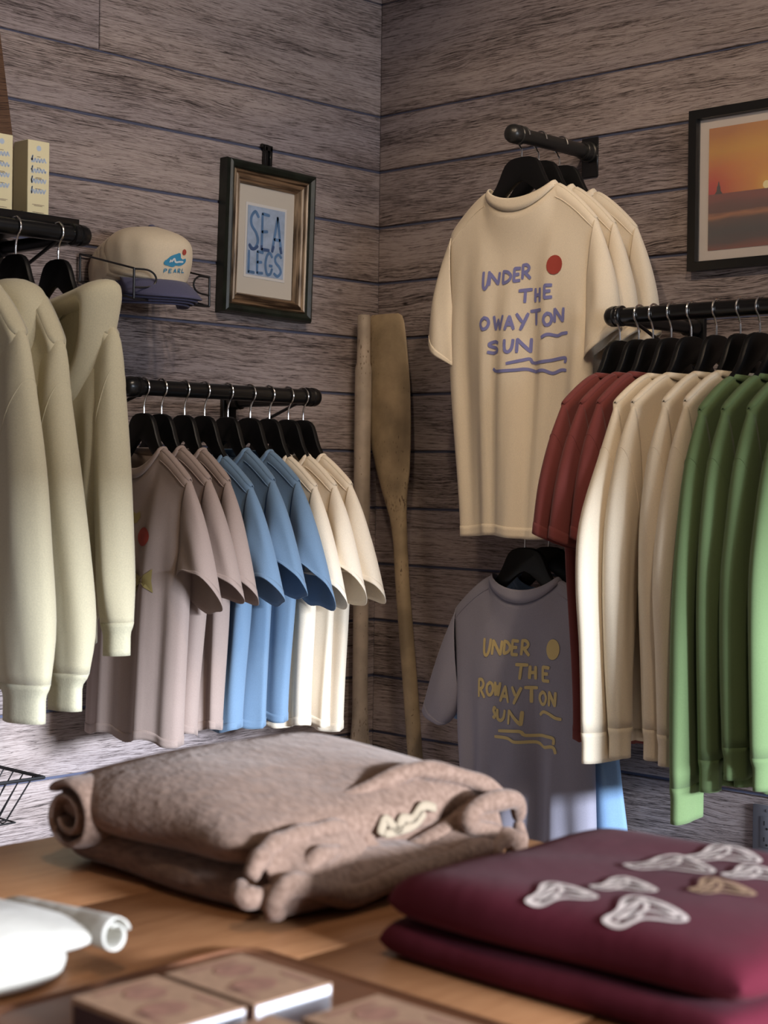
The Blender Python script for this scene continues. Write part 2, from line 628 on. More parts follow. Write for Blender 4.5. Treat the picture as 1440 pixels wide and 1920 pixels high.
# ------------------------------------------------------------------ lettering strokes
GLYPH = {
    'U': [[(0, 1), (0.02, 0.45), (0.14, 0.08), (0.5, -0.02), (0.82, 0.22), (0.95, 0.6), (1, 1)]],
    'N': [[(0, 0), (0.03, 1)], [(0.03, 1), (0.92, 0.02)], [(0.92, 0.02), (1, 1)]],
    'D': [[(0.08, 0), (0.06, 1)], [(0.0, 0.98), (0.55, 0.9), (0.95, 0.55), (0.7, 0.18), (0.08, 0)]],
    'E': [[(0.08, 0), (0.05, 1)], [(0.05, 1), (0.92, 0.98)], [(0.06, 0.5), (0.75, 0.53)], [(0.08, 0), (0.95, 0.03)]],
    'R': [[(0.08, 0), (0.06, 1)], [(0.0, 0.97), (0.5, 1.0), (0.82, 0.78), (0.6, 0.52), (0.1, 0.45)], [(0.3, 0.47), (1.0, 0.0)]],
    'T': [[(0, 0.95), (1, 1.0)], [(0.5, 0.98), (0.47, 0)]],
    'H': [[(0.05, 0), (0.08, 1)], [(0.95, 0), (0.92, 1)], [(0.06, 0.48), (0.93, 0.52)]],
    'O': [[(0.5, 1), (0.12, 0.8), (0.0, 0.4), (0.3, 0.02), (0.75, 0.1), (1, 0.5), (0.85, 0.88), (0.5, 1), (0.4, 0.97)]],
    'W': [[(0, 1), (0.2, 0.02)], [(0.2, 0.02), (0.5, 0.75)], [(0.5, 0.75), (0.75, 0.02)], [(0.75, 0.02), (1, 1)]],
    'A': [[(0, 0), (0.5, 1)], [(0.5, 1), (1, 0)], [(0.2, 0.36), (0.82, 0.36)]],
    'Y': [[(0, 1), (0.48, 0.48)], [(1, 1), (0.36, -0.05)]],
    'S': [[(0.92, 0.86), (0.55, 1.0), (0.14, 0.84), (0.2, 0.62), (0.72, 0.42), (0.9, 0.2), (0.5, 0.0), (0.0, 0.1)]],
    'L': [[(0.05, 1), (0.05, 0)], [(0.05, 0.02), (0.95, 0.02)]],
    'G': [[(0.92, 0.82), (0.6, 1.0), (0.2, 0.85), (0.04, 0.45), (0.25, 0.05), (0.7, 0.04), (0.95, 0.3)], [(0.95, 0.42), (0.55, 0.42)]],
    'P': [[(0.08, 0), (0.08, 1)], [(0.08, 0.98), (0.6, 1.0), (0.9, 0.74), (0.6, 0.48), (0.08, 0.46)]],
    'B': [[(0.08, 0), (0.08, 1)], [(0.08, 0.98), (0.6, 1.0), (0.8, 0.76), (0.5, 0.53), (0.08, 0.51)], [(0.4, 0.52), (0.95, 0.3), (0.6, 0.0), (0.08, 0.02)]],
}


def stroke(g, pts, w, place, n=None, taper=0.25):
    """ribbon of width w along 2-D pts, each 2-D point sent to 3-D by place"""
    n = n or max(6, 6 * (len(pts) - 1))
    line = [catmull(pts, k / n) for k in range(n + 1)]
    rows = []
    for k, p in enumerate(line):
        a, b = line[max(0, k - 1)], line[min(n, k + 1)]
        dx, dy = b[0] - a[0], b[1] - a[1]
        l = hypot(dx, dy) or 1
        nx, ny = -dy / l, dx / l
        ww = w * 0.5 * (1 - taper * (1 if k in (0, n) else 0))
        ex = (dx / l * w * 0.18 * (-1 if k == 0 else 1 if k == n else 0), dy / l * w * 0.18 * (-1 if k == 0 else 1 if k == n else 0))
        rows.append([place(p[0] + ex[0] + nx * ww * q, p[1] + ex[1] + ny * ww * q) for q in (-1, 0, 1)])
    g.grid(rows)


def word(g, text, boxes, w, place):
    """boxes: one (x0, z0, width, height) per letter"""
    for ch, (x0, z0, bw, bh) in zip(text, boxes):
        for st in GLYPH[ch]:
            stroke(g, [(x0 + a * bw, z0 + b * bh) for a, b in st], w, place)


def disc(g, cx, cz, rx, rz, place, n=24):
    b = len(g.v)
    g.v.append(place(cx, cz))
    for ring in (0.5, 1.0):
        g.v += [place(cx + rx * ring * cos(2 * pi * k / n), cz + rz * ring * sin(2 * pi * k / n)) for k in range(n)]
    for k in range(n):
        k2 = (k + 1) % n
        g.f.append((b, b + 1 + k, b + 1 + k2))
        g.f.append((b + 1 + k, b + 1 + n + k, b + 1 + n + k2, b + 1 + k2))


def blob(g, pts, place):
    """filled outline, fanned from its middle with an inner ring"""
    n = len(pts)
    cx, cz = sum(p[0] for p in pts) / n, sum(p[1] for p in pts) / n
    b = len(g.v)
    g.v.append(place(cx, cz))
    for ring in (0.5, 1.0):
        g.v += [place(lerp(cx, p[0], ring), lerp(cz, p[1], ring)) for p in pts]
    for k in range(n):
        k2 = (k + 1) % n
        g.f.append((b, b + 1 + k, b + 1 + k2))
        g.f.append((b + 1 + k, b + 1 + n + k, b + 1 + n + k2, b + 1 + k2))


# ------------------------------------------------------------------ garments
class Garment:
    """a garment on a hanger. local X runs along the hanger (near end +), local Z is up with 0 at the rail axis,
    local Y is the thickness; vis is the side (+1/-1) whose neckline hangs low"""

    def __init__(s, name, label, cat, group, loc, rotz, mat, p, seed=0, rib=None):
        s.p = dict(cw=0.068, zc=-0.128, sw=0.155, zsw=-0.190, aw=0.150, za=-0.345, hwn=0.140, hwf=0.155, zh=-0.71, T=0.024,
                   tn=0.022, dip={-1: 0.055, 1: 0.012}, vis=-1, folds=1.0, ch=0.017, sway=0.0, lean=0.0, hemwave=0.006,
                   sleeve=None, flare=1.0, convex=1.2, bulge=0.0, sh=0.009)
        s.p.update(p)
        s.rnd = random.Random(seed)
        s.mat, s.rib = mat, rib or mat
        s.ph = [(s.rnd.uniform(1.4, 2.4), s.rnd.uniform(0, 6.28), s.rnd.uniform(-1, 1), 0.42),
                (s.rnd.uniform(3.0, 4.6), s.rnd.uniform(0, 6.28), s.rnd.uniform(-1.5, 1.5), 0.26),
                (s.rnd.uniform(5.5, 8.0), s.rnd.uniform(0, 6.28), s.rnd.uniform(-2, 2), 0.10)]
        s.t = thing(name, label, cat, loc, rotz, group)
        s.body()
        s.collar()
        if s.p['sleeve']:
            for sg in (1, -1):
                s.sleeve(sg)

    def top(s, u, side):
        p = s.p
        a = abs(u)
        if a < p['cw']:
            e = 1 - (a / p['cw']) ** 2
            return p['zc'] - p['dip'][side] * e ** 0.8, max(p['sh'], p['tn'] * max(e, 0) ** 0.35)
        f = (a - p['cw']) / (p['sw'] - p['cw'])
        return lerp(p['zc'], p['zsw'], f ** p['convex']), p['sh'] * (1 - f ** 18) + 0.003 * f ** 18

    def pt(s, q, t, side, off=0.0):
        p = s.p
        zt, vt = s.top(q * p['sw'], side)
        hem = p['hwn'] if q > 0 else p['hwf']
        ta = (p['zsw'] - p['za']) / (p['zsw'] - p['zh'])
        if t < ta:
            e = lerp(p['sw'], p['aw'], sm(t / ta))
        else:
            e = lerp(p['aw'], hem, sm((t - ta) / (1 - ta)) ** 0.9)
        e += p['bulge'] * sin(pi * min(1, t)) * (1 if q < 0 else 0.4)
        # points near the neck keep their own x at the top
        u = q * e
        zh = p['zh'] + p['hemwave'] * sin(s.ph[0][0] * pi * q + s.ph[0][1] + (1 if side > 0 else 0))
        z = zt + (zh - zt) * t
        prof = max(0.0, 1 - abs(q) ** 3.2) ** 0.5
        T = p['T'] * (0.4 + 0.6 * sm(t / 0.35)) * lerp(1.0, p['flare'], t)
        v = lerp(vt, T * prof + 0.0035, sm(t / 0.16))
        fo = 0.0
        g = sm((t - 0.06) / 0.55)
        for k, ph, c, a in s.ph:
            fo += a * sin(k * pi * q + ph + c * t * 2 + (0 if side < 0 else 1.1))
        v += fo * g * p['T'] * p['folds'] * prof
        v = max(v, 0.0025)
        return (u + p['sway'] * t * t, side * (v + off) + p['lean'] * t, z)

    def body(s):
        n, m = 44, 34
        qs = [sin(-pi / 2 + pi * k / n) * 0.6 + (-1 + 2 * k / n) * 0.4 for k in range(n + 1)]
        rows = []
        for i in range(m + 1):
            t = i / m
            r = [s.pt(q, t, -1) for q in qs]
            r += [s.pt(q, t, 1) for q in reversed(qs[1:-1])]
            rows.append(r)
        # the first ring is open only along the neckline: close the shoulder seams
        g = Geo().grid(rows, close_u=True)
        c = s.p['cw'] / s.p['sw']
        for sg in (1, -1):
            ql = [sg * lerp(c * 0.985, 1.0, k / 12) for k in range(13)]
            fr, bk = [s.pt(q, 0, -1) for q in ql], [s.pt(q, 0, 1) for q in ql]
            g.grid([[tuple(lerp(a, b, f) + (s.p['sh'] * 0.55 * sin(pi * f) if i == 2 else 0) for i, (a, b) in enumerate(zip(p, r))) for p, r in zip(fr, bk)] for f in (0, 0.25, 0.5, 0.75, 1)])
        s.o_body = g.obj('body', s.mat, s.t, solid=0.0016, sharp=2.5)
        hem = Geo().grid([[s.pt(q, t, -1, 0.0011) for q in qs] + [s.pt(q, t, 1, 0.0011) for q in reversed(qs[1:-1])]
                          for t in (0.966, 0.977, 0.989, 1.0)], close_u=True)
        if not s.p.get('hemband'):
            hem.obj('hem', s.mat, s.t, solid=0.0014, sharp=2.5)
        else:
            hb = s.p['hemband']
            rows = []
            for k in range(7):
                f = k / 6
                sc = 1 - 0.10 * sm(min(1, f * 3)) 
                r = []
                for q, side in [(q, -1) for q in qs] + [(q, 1) for q in reversed(qs[1:-1])]:
                    x, y, z = s.pt(q, 1.0, side)
                    yy = y * (0.72 if f > 0.05 else 1.0)
                    r.append((x * sc, yy + 0.0009 * sin(q * 120), z - hb * f + 0.002))
                rows.append(r)
            Geo().grid(rows, close_u=True).obj('hem_rib', s.rib, s.t, solid=0.003, sharp=2.5)
        if s.p.get('seam', True):
            for sg in (1, -1):
                path = []
                for k in range(9):
                    q = sg * lerp(s.p['cw'] / s.p['sw'] + 0.02, 0.985, k / 8)
                    path.append(s.pt(q, 0.035, s.p['vis'], 0.0012))
                Geo().tube(path, 0.0012, 6).obj('shoulder_seam', s.mat, s.t)

    def collar(s):
        p = s.p
        rows = [[], [], [], []]
        n = 48
        for k in range(n):
            a = 2 * pi * k / n
            u = p['cw'] * (1 if cos(a) >= 0 else -1) * abs(cos(a)) ** 0.85
            side = 1 if sin(a) >= 0 else -1
            e = 1 - (u / p['cw']) ** 2
            z = p['zc'] - p['dip'][side] * e ** 0.8
            y = side * max(0.009 * min(1, abs(sin(a)) * 4), p['tn'] * e ** 0.35)
            for i, (up, sc, o) in enumerate(((-0.003, 1.02, 0.0022), (p['ch'] * 0.35 * (0.4 + 0.6 * e), 1.0, 0.0026), (p['ch'] * 0.8 * (0.4 + 0.6 * e), 0.965, 0.002), (p['ch'] * (0.4 + 0.6 * e), 0.95, 0.0005))):
                rows[i].append((u * sc, y * sc + (o if y >= 0 else -o) * min(1, abs(y) / 0.004 + 0.4), z + up))
        Geo().grid(rows, close_u=True).obj('collar', s.rib, s.t, solid=0.0028, sharp=2.5)

    def sleeve(s, sg):
        sp = s.p['sleeve'] if sg > 0 else s.p.get('sleeve_far', s.p['sleeve'])
        P, Q, Dv = sp['P'], sp['Q'], sp['D']
        tilt = sp.get('tilt', 0.0)
        rin = sp.get('wr', 0.10)
        tw = sp.get('twist', 0.0)
        vis = s.p['vis']
        n, m = 36, sp.get('m', 22)
        k1, f1, f2 = s.rnd.choice((2, 3)), s.rnd.uniform(0, 6.28), s.rnd.uniform(0, 6.28)

        def ring(t, scale=1.0, drop=0.0, off=0.0, thin=1.0):
            a, b, d = catmull(P, t), catmull(Q, t), catmull(Dv, t)
            cx, cz = (a[0] + b[0]) / 2, (a[1] + b[1]) / 2
            hx, hz = (a[0] - b[0]) / 2 * scale, (a[1] - b[1]) / 2 * scale
            r = []
            for k in range(n):
                f = 2 * pi * k / n
                c, w = cos(f), sin(f)
                wob = 1 + rin * sm(t * 1.6) * sin(k1 * f + f1 + 3 * t) + rin * 0.5 * sm(t * 2) * sin(5 * f + f2 - 4 * t)
                y = (d * scale * thin * wob + off) * (1 if w >= 0 else -1) * abs(w) ** 0.85
                x = cx + hx * c * (1 + off * 8) + tw * y * t
                z = cz + hz * c * (1 + off * 8) - drop + tilt * t * t * (vis * y) 
                r.append((sg * x, y + s.p['lean'] * sp.get('leanf', 0.3) * t + sp.get('ybias', 0.0) * t, z))
            return r
        rows = [ring(i / m) for i in range(m + 1)]
        o = Geo().grid(rows, close_u=True).obj('sleeve', s.mat, s.t, solid=0.0016, sharp=2.5)
        if sp.get('cuff'):
            L = sp['cuff']
            rows = []
            for k in range(8):
                f = k / 7
                sc = lerp(1.0, sp.get('cuffscale', 0.74), sm(min(1, f * 2.6))) * lerp(1, sp.get('cufftaper', 1.0), f)
                rr = ring(1.0, sc, L * f - 0.002, 0, 1.0)
                rows.append([(x, y + 0.0007 * sin(j * pi), z) for j, (x, y, z) in enumerate(rr)])
            Geo().grid(rows, close_u=True).obj('cuff', s.rib, o, solid=0.0026, sharp=2.5)
        else:
            rows = [ring(t, 1.0, 0, 0.0012) for t in (0.90, 0.93, 0.965, 1.0)]
            Geo().grid(rows, close_u=True).obj('sleeve_hem', s.mat, o, solid=0.0012, sharp=2.5)
        if sp.get('seam_at'):
            rr = ring(sp['seam_at'], 1.0, 0, 0.0008)
            Geo().tube([p for p in rr], 0.0011, 5, closed=True).obj('sleeve_seam', s.mat, o)

    def place(s, side=None, off=0.0022):
        """returns f(x, z) -> point on the garment's visible face"""
        side = side or s.p['vis']
        p = s.p

        def f(x, z):
            q, t = x / p['aw'], 0.4
            for _ in range(14):
                zt, _v = s.top(q * p['sw'], side)
                zh = p['zh'] + p['hemwave'] * sin(s.ph[0][0] * pi * q + s.ph[0][1] + (1 if side > 0 else 0))
                t = (z - zt) / (zh - zt)
                t = max(0.0, min(1.0, t))
                e = s.pt(max(-1, min(1, q)), t, side)[0]
                if abs(q) > 1e-5:
                    q = max(-0.985, min(0.985, q + (x - e) / p['aw']))
                else:
                    q = q + (x - e) / p['aw'] + 1e-4
            return s.pt(q, t, side, off)
        return f


# ------------------------------------------------------------------ left wall: short rail with nine T-shirts
ROT_L = -pi / 2          # hanger near end points to -y, low neckline side faces -x
ROT_R = pi               # hanger near end points to -x
RAIL_L = 1.522
wall_rail('clothes_rail', 'short black pipe rail on the grey plank wall carrying taupe, blue and cream T-shirts',
          (-1.045, -0.30, RAIL_L), 0.0, 0.552, (0.022, 0.535), plate_h=0.15)

TEE_SLEEVE = dict(P=[(0.151, -0.186), (0.184, -0.245), (0.218, -0.328), (0.247, -0.410)],
                  Q=[(0.138, -0.340), (0.138, -0.355), (0.134, -0.372), (0.126, -0.392)],
                  D=[0.014, 0.022, 0.029, 0.033], tilt=0.9, wr=0.13)
left_tees = [
    (-0.990, 'taupe', 'taupe T-shirt with a red dot print, leftmost on the short rail', dict(zh=-0.715, hwn=0.135, hwf=0.165, flare=1.2, T=0.028, folds=0.45)),
    (-0.945, 'taupe', 'middle one of the three taupe T-shirts on the short rail', dict(zh=-0.700, hwn=0.120)),
    (-0.884, 'taupe', 'taupe T-shirt hanging right beside the first blue T-shirt', dict(zh=-0.700, hwn=0.130)),
    (-0.830, 'blue', 'blue T-shirt hanging right beside the last taupe T-shirt', dict(zh=-0.705, hwn=0.125)),
    (-0.765, 'blue', 'middle one of the three blue T-shirts on the short rail', dict(zh=-0.700, hwn=0.135)),
    (-0.702, 'blue', 'blue T-shirt hanging right beside the first cream T-shirt', dict(zh=-0.695, hwn=0.125)),
    (-0.646, 'cream', 'cream T-shirt hanging right beside the last blue T-shirt', dict(zh=-0.715, hwn=0.130)),
    (-0.590, 'cream', 'middle one of the three cream T-shirts on the short rail', dict(zh=-0.715, hwn=0.135)),
    (-0.545, 'cream', 'cream T-shirt at the paddle end of the short rail', dict(zh=-0.730, hwn=0.135)),
]
first_taupe = None
for i, (x, mk, label, extra) in enumerate(left_tees):
    dz = (0.0, 0.003, 0.0, -0.012, 0.002, 0.0, -0.010, -0.008, -0.006)[i]
    sl = dict(TEE_SLEEVE)
    du, dzz = random.uniform(-0.008, 0.008), random.uniform(-0.010, 0.010)
    sl['P'] = [(a + du * k / 3, b + dz + dzz * k / 3) for k, (a, b) in enumerate(TEE_SLEEVE['P'])]
    sl['Q'] = [(a + du * k / 3, b + dz + dzz * k / 3) for k, (a, b) in enumerate(TEE_SLEEVE['Q'])]
    sl['tilt'] = random.uniform(0.9, 1.5)
    p = dict(zc=-0.128 + dz, zsw=-0.190 + dz, za=-0.345 + dz, sleeve=sl, sway=random.uniform(-0.006, 0.006), folds=1.1)
    p.update(extra)
    ro = ROT_L + radians((0, 2, -2, 1, -1, 2, 0, 1, 2)[i])
    G = Garment('t_shirt', label, 't-shirt', 'T-shirts on the short rail', (x, -0.30, RAIL_L), ro, M[mk], p, seed=20 + i)
    short = ('leftmost taupe T-shirt', 'middle taupe T-shirt', 'taupe T-shirt beside the blue ones', 'blue T-shirt beside the taupe ones', 'middle blue T-shirt',
             'blue T-shirt beside the cream ones', 'cream T-shirt beside the blue ones', 'middle cream T-shirt', 'cream T-shirt at the paddle end')[i]
    make_hanger('black hanger carrying the ' + short + ' on the short rail', (x, -0.30, RAIL_L), ro, 'hangers on the short rail', half=0.146, drop=0.140)
    if i == 0:
        first_taupe = G

pl = first_taupe.place()
g = Geo()
disc(g, 0.048, -0.303, 0.022, 0.019, pl)
g.obj('print_dot', M['ink_red'], first_taupe.t)['label'] = 'red dot print'
g = Geo()
blob(g, [(0.000, -0.252), (0.012, -0.258), (0.024, -0.252), (0.028, -0.265), (0.018, -0.276), (0.000, -0.280), (-0.018, -0.274), (-0.014, -0.258)], pl)
stroke(g, [(-0.004, -0.290), (0.002, -0.330), (0.000, -0.362)], 0.014, pl)
blob(g, [(-0.010, -0.362), (0.010, -0.368), (0.042, -0.382), (0.066, -0.376), (0.082, -0.366), (0.080, -0.390), (0.084, -0.414),
         (0.068, -0.398), (0.042, -0.398), (0.018, -0.410), (0.024, -0.420), (0.008, -0.414), (0.000, -0.400)], pl)
g.obj('print_leaf', M['ink_ochre'], first_taupe.t)['label'] = 'ochre yellow abstract print'

# ------------------------------------------------------------------ left wall: hoodie rail, shelf, boxes
RAIL_H = 1.814
wall_rail('clothes_rail', 'black pipe rail under the shelf carrying pale green hoodies', (-1.960, -0.300, RAIL_H), 0.0, 0.832, (0.03, 0.800), plate_h=0.20)
sh = Geo().box((-1.96, -0.292, 1.8325), (-1.147, -0.002, 1.8475)).obj('wall_shelf', M['black_metal'], bevel=0.0015)
tag(sh, 'thin black shelf above the hoodie rail holding pale yellow boxes', 'shelf')

M['box_paper'] = plain('pale_yellow_card', (0.80, 0.73, 0.47), 0.6)
M['box_blue'] = plain('pale_blue_print', (0.48, 0.58, 0.72), 0.7)
M['box_ink'] = plain('brown_small_print', (0.25, 0.18, 0.12), 0.7)


def product_box(label, loc, rotz, w=0.050, d=0.050, h=0.150, printed=True):
    t = thing('product_box', label, 'box', loc, rotz, 'pale yellow boxes on the shelf')
    Geo().box((-w / 2, -d / 2, 0), (w / 2, d / 2, h)).obj('carton', M['box_paper'], t, bevel=0.0008, seg=1)
    if printed:
        pl = lambda x, z: (x, -d / 2 - 0.0004, z)
        g = Geo()
        disc(g, 0, h * 0.90, 0.0055, 0.0055, pl)
        for k in range(4):                      # four rows of swash script
            z = h * (0.735 - 0.135 * k)
            pts = [(-0.017 + 0.034 * j / 16, z + 0.0042 * sin(j * 1.9 + k) + 0.002 * (j / 16)) for j in range(17)]
            stroke(g, pts, 0.0032, pl, n=40)
            stroke(g, [(-0.017, z + 0.001), (-0.014, z + 0.010), (-0.016, z - 0.004)], 0.0028, pl)
        g.obj('blue_script', M['box_blue'], t)
        g = Geo()
        for z, a in ((h * 0.79, 0.004), (h * 0.645, 0.004), (h * 0.515, 0.007), (h * 0.50, 0.008), (h * 0.37, 0.007), (h * 0.16, 0.014), (h * 0.145, 0.010), (h * 0.06, 0.013)):
            stroke(g, [(-a, z), (a, z)], 0.0011, pl, n=4)
        g.obj('small_print', M['box_ink'], t)
        pl2 = lambda y, z: (-w / 2 - 0.0004, y, z)
        g = Geo()
        for z, a in ((h * 0.075, 0.011), (h * 0.055, 0.009), (h * 0.035, 0.010)):
            stroke(g, [(-a, z), (a, z)], 0.0011, pl2, n=4)
        g.obj('side_print', M['box_ink'], t)
    return t


product_box('pale yellow box with blue script, right end of the black shelf', (-1.216, -0.225, 1.8475), radians(0))
product_box('pale yellow box cut by the left edge of the photo', (-1.305, -0.232, 1.8475), radians(0))
product_box('pale yellow box half hidden behind the one at the shelf end', (-1.205, -0.160, 1.8475), radians(0), w=0.050, d=0.045, h=0.140, printed=False)
g = Geo().box((-0.075, -0.011, 0.0), (0.075, 0.011, 0.52))
bo = g.obj('wooden_board', M['oldwood'], bevel=0.003)
bo.location = (-1.207, -0.066, 1.8485)
bo.rotation_euler = (radians(-6), radians(-5), 0)
tag(bo, 'dark weathered wooden board leaning on the wall behind the yellow boxes', 'board')


# hoodies
def hoodie(label, short, x, seed, hood, extra, yaw=0, sl=None):
    sleeve = dict(P=[(0.185, -0.214), (0.205, -0.30), (0.232, -0.45), (0.248, -0.60), (0.256, -0.73), (0.240, -0.800)],
                  Q=[(0.150, -0.42), (0.138, -0.50), (0.130, -0.58), (0.126, -0.66), (0.124, -0.74), (0.132, -0.805)],
                  D=[0.025, 0.031, 0.036, 0.036, 0.034, 0.024], cuff=0.070, cuffscale=0.80, wr=0.10, seam_at=0.17, leanf=0)
    if sl:
        sleeve.update(sl)
    p = dict(cw=0.075, zc=-0.135, sw=0.188, zsw=-0.212, aw=0.180, za=-0.42, hwn=0.135, hwf=0.165, zh=-0.725, T=0.036, tn=0.03,
             sleeve=sleeve, hemband=0.062, ch=0.020, folds=0.9, seam=False, flare=1.0, sh=0.021)
    p.update(extra)
    sleeve['P'] = [(p['sw'] - 0.036, p['zsw'] + 0.016), (p['sw'] + 0.001, p['zsw'] + 0.010)] + list(sleeve['P'][1:])
    sleeve['Q'] = [(sleeve['Q'][0][0] - 0.02, sleeve['Q'][0][1] + 0.01)] + list(sleeve['Q'])
    sleeve['D'] = [0.020] + list(sleeve['D'])
    sleeve['seam_at'] += 0.12
    ro = ROT_L + radians(yaw)
    G = Garment('hoodie', label, 'hoodie', 'pale green hoodies on the shelf rail', (x, -0.30, RAIL_H), ro, M['hoodie'], p, seed, M['hoodie_rib'])
    make_hanger('black hanger inside the ' + short, (x, -0.30, RAIL_H), ro, 'hangers on the hoodie rail', half=p['sw'] - 0.012, drop=-p['zsw'] - 0.046, k=1.12)
    # hood: a pouch hanging over the neckline on the visible side
    n = 40
    loop = [catmull(hood['loop'] + [hood['loop'][0]], k / n) for k in range(n)]
    cx, cz = hood['c']
    rows = []
    for sc, y in hood['layers']:
        rows.append([(cx + (u - cx) * sc, y * (1.0 + 0.10 * sin(4 * pi * k / n + seed)), cz + (z - cz) * sc) for k, (u, z) in enumerate(loop)])
    Geo().grid(rows, close_u=True).obj('hood', M['hoodie'], G.t, solid=0.004, sub=1, sharp=2.8)
    return G


HOOD_OPEN = dict(loop=[(-0.060, -0.175), (-0.030, -0.142), (0.030, -0.130), (0.100, -0.118), (0.168, -0.106), (0.194, -0.122), (0.186, -0.172),
                       (0.166, -0.240), (0.132, -0.310), (0.092, -0.352), (0.040, -0.330), (-0.030, -0.250)], c=(0.092, -0.196),
                 layers=[(0.80, 0.020), (0.99, 0.012), (1.03, -0.008), (0.95, -0.034), (0.80, -0.050), (0.66, -0.056), (0.55, -0.046), (0.48, -0.020), (0.38, 0.004), (0.20, 0.012), (0.05, 0.014)])
HOOD_SHUT = dict(loop=[(-0.10, -0.190), (-0.080, -0.140), (-0.020, -0.112), (0.045, -0.108), (0.084, -0.130), (0.102, -0.170), (0.092, -0.235),
                       (0.055, -0.310), (0.0, -0.335), (-0.060, -0.280)], c=(0.01, -0.205),
                 layers=[(0.55, 0.030), (0.80, 0.030), (0.97, 0.016), (1.03, -0.010), (1.02, -0.034), (0.93, -0.052), (0.76, -0.062), (0.50, -0.064), (0.25, -0.062), (0.05, -0.062)])
hoodie('pale green hoodie with a wide open hood, nearest the cap rack', 'hoodie nearest the cap rack', -1.204, 3, HOOD_OPEN, dict(zh=-0.735),
       sl=dict(P=[(0.185, -0.214), (0.203, -0.30), (0.220, -0.45), (0.232, -0.57), (0.242, -0.68), (0.246, -0.745)],
               Q=[(0.150, -0.42), (0.150, -0.47), (0.155, -0.53), (0.160, -0.60), (0.164, -0.68), (0.168, -0.750)], cuff=0.062))
hoodie('middle one of the three pale green hoodies with folded hood', 'middle pale green hoodie', -1.301, 5, HOOD_SHUT, dict(zh=-0.80, hwn=0.12, sw=0.152, zsw=-0.235, aw=0.150),
       sl=dict(seam_at=0.20, P=[(0.150, -0.238), (0.166, -0.31), (0.196, -0.45), (0.232, -0.60), (0.258, -0.74), (0.246, -0.832)],
               Q=[(0.110, -0.42), (0.100, -0.50), (0.098, -0.58), (0.100, -0.66), (0.106, -0.74), (0.118, -0.838)], cuffscale=0.70))
hoodie('pale green hoodie cut by the left edge of the photo', 'pale green hoodie at the left photo edge', -1.392, 8, HOOD_SHUT, dict(zh=-0.80, hwn=0.12, sw=0.165, zsw=-0.225, aw=0.155),
       sl=dict(seam_at=0.20, P=[(0.163, -0.228), (0.195, -0.31), (0.226, -0.45), (0.246, -0.60), (0.262, -0.74), (0.254, -0.845)],
               Q=[(0.115, -0.42), (0.100, -0.50), (0.096, -0.58), (0.098, -0.66), (0.106, -0.74), (0.116, -0.850)], cuffscale=0.82))

# ------------------------------------------------------------------ left wall: cap rack with caps
M['cap'] = fabric('cap_cotton', (0.74, 0.63, 0.47), wrinkle=0.6)
M['brim'] = fabric('slate_blue_twill', (0.105, 0.105, 0.185), weave=500, strength=0.25)
M['thread_blue'] = plain('blue_thread', (0.035, 0.26, 0.46), 0.7, bump=0.4, bscale=700)
M['thread_pale'] = plain('pale_thread', (0.62, 0.68, 0.70), 0.7)

rk = thing('cap_rack', 'black wire rack on the plank wall holding a stack of caps', 'wire rack', (-0.842, 0, 0))
X0 = 0.842
zb = lambda y: 1.823 + (y + 0.012) * 0.235             # rack slopes down to the front
for sx, nm in ((-1, 'side_frame'), (1, 'side_frame')):
    xo = sx * 0.103
    g = Geo()
    top_b, top_f = (xo, -0.012, zb(-0.012)), (xo, -0.205, zb(-0.205))
    bot_b, bot_f = (xo, -0.012, zb(-0.012) - 0.060), (xo, -0.205, zb(-0.205) - 0.064)
    g.tube([top_b, top_f], 0.0022, 8)
    g.tube([bot_b, bot_f], 0.0022, 8)
    g.tube([top_b, bot_b], 0.0026, 8)
    g.tube([top_f, bot_f], 0.0026, 8)
    # loop curling inwards at the front
    lp = [(xo, -0.205, zb(-0.205) - 0.001), (xo - sx * 0.03, -0.210, zb(-0.205) - 0.001), (xo - sx * 0.046, -0.213, zb(-0.205) - 0.008),
          (xo - sx * 0.052, -0.214, zb(-0.205) - 0.020), (xo - sx * 0.046, -0.213, zb(-0.205) - 0.032), (xo - sx * 0.03, -0.210, zb(-0.205) - 0.038), (xo, -0.205, zb(-0.205) - 0.040)]
    g.tube(pipe_path(lp, 4), 0.0022, 8)
    g.obj(nm, M['wire'], rk)
g = Geo()
g.tube([(-0.103, -0.012, zb(-0.012) - 0.06), (0.103, -0.012, zb(-0.012) - 0.06)], 0.0024, 8)
g.tube([(-0.103, -0.012, zb(-0.012)), (0.103, -0.012, zb(-0.012))], 0.0024, 8)
g.tube([(-0.103, -0.205, zb(-0.205) - 0.064), (0.103, -0.205, zb(-0.205) - 0.064)], 0.0024, 8)
g.obj('cross_wire', M['wire'], rk)


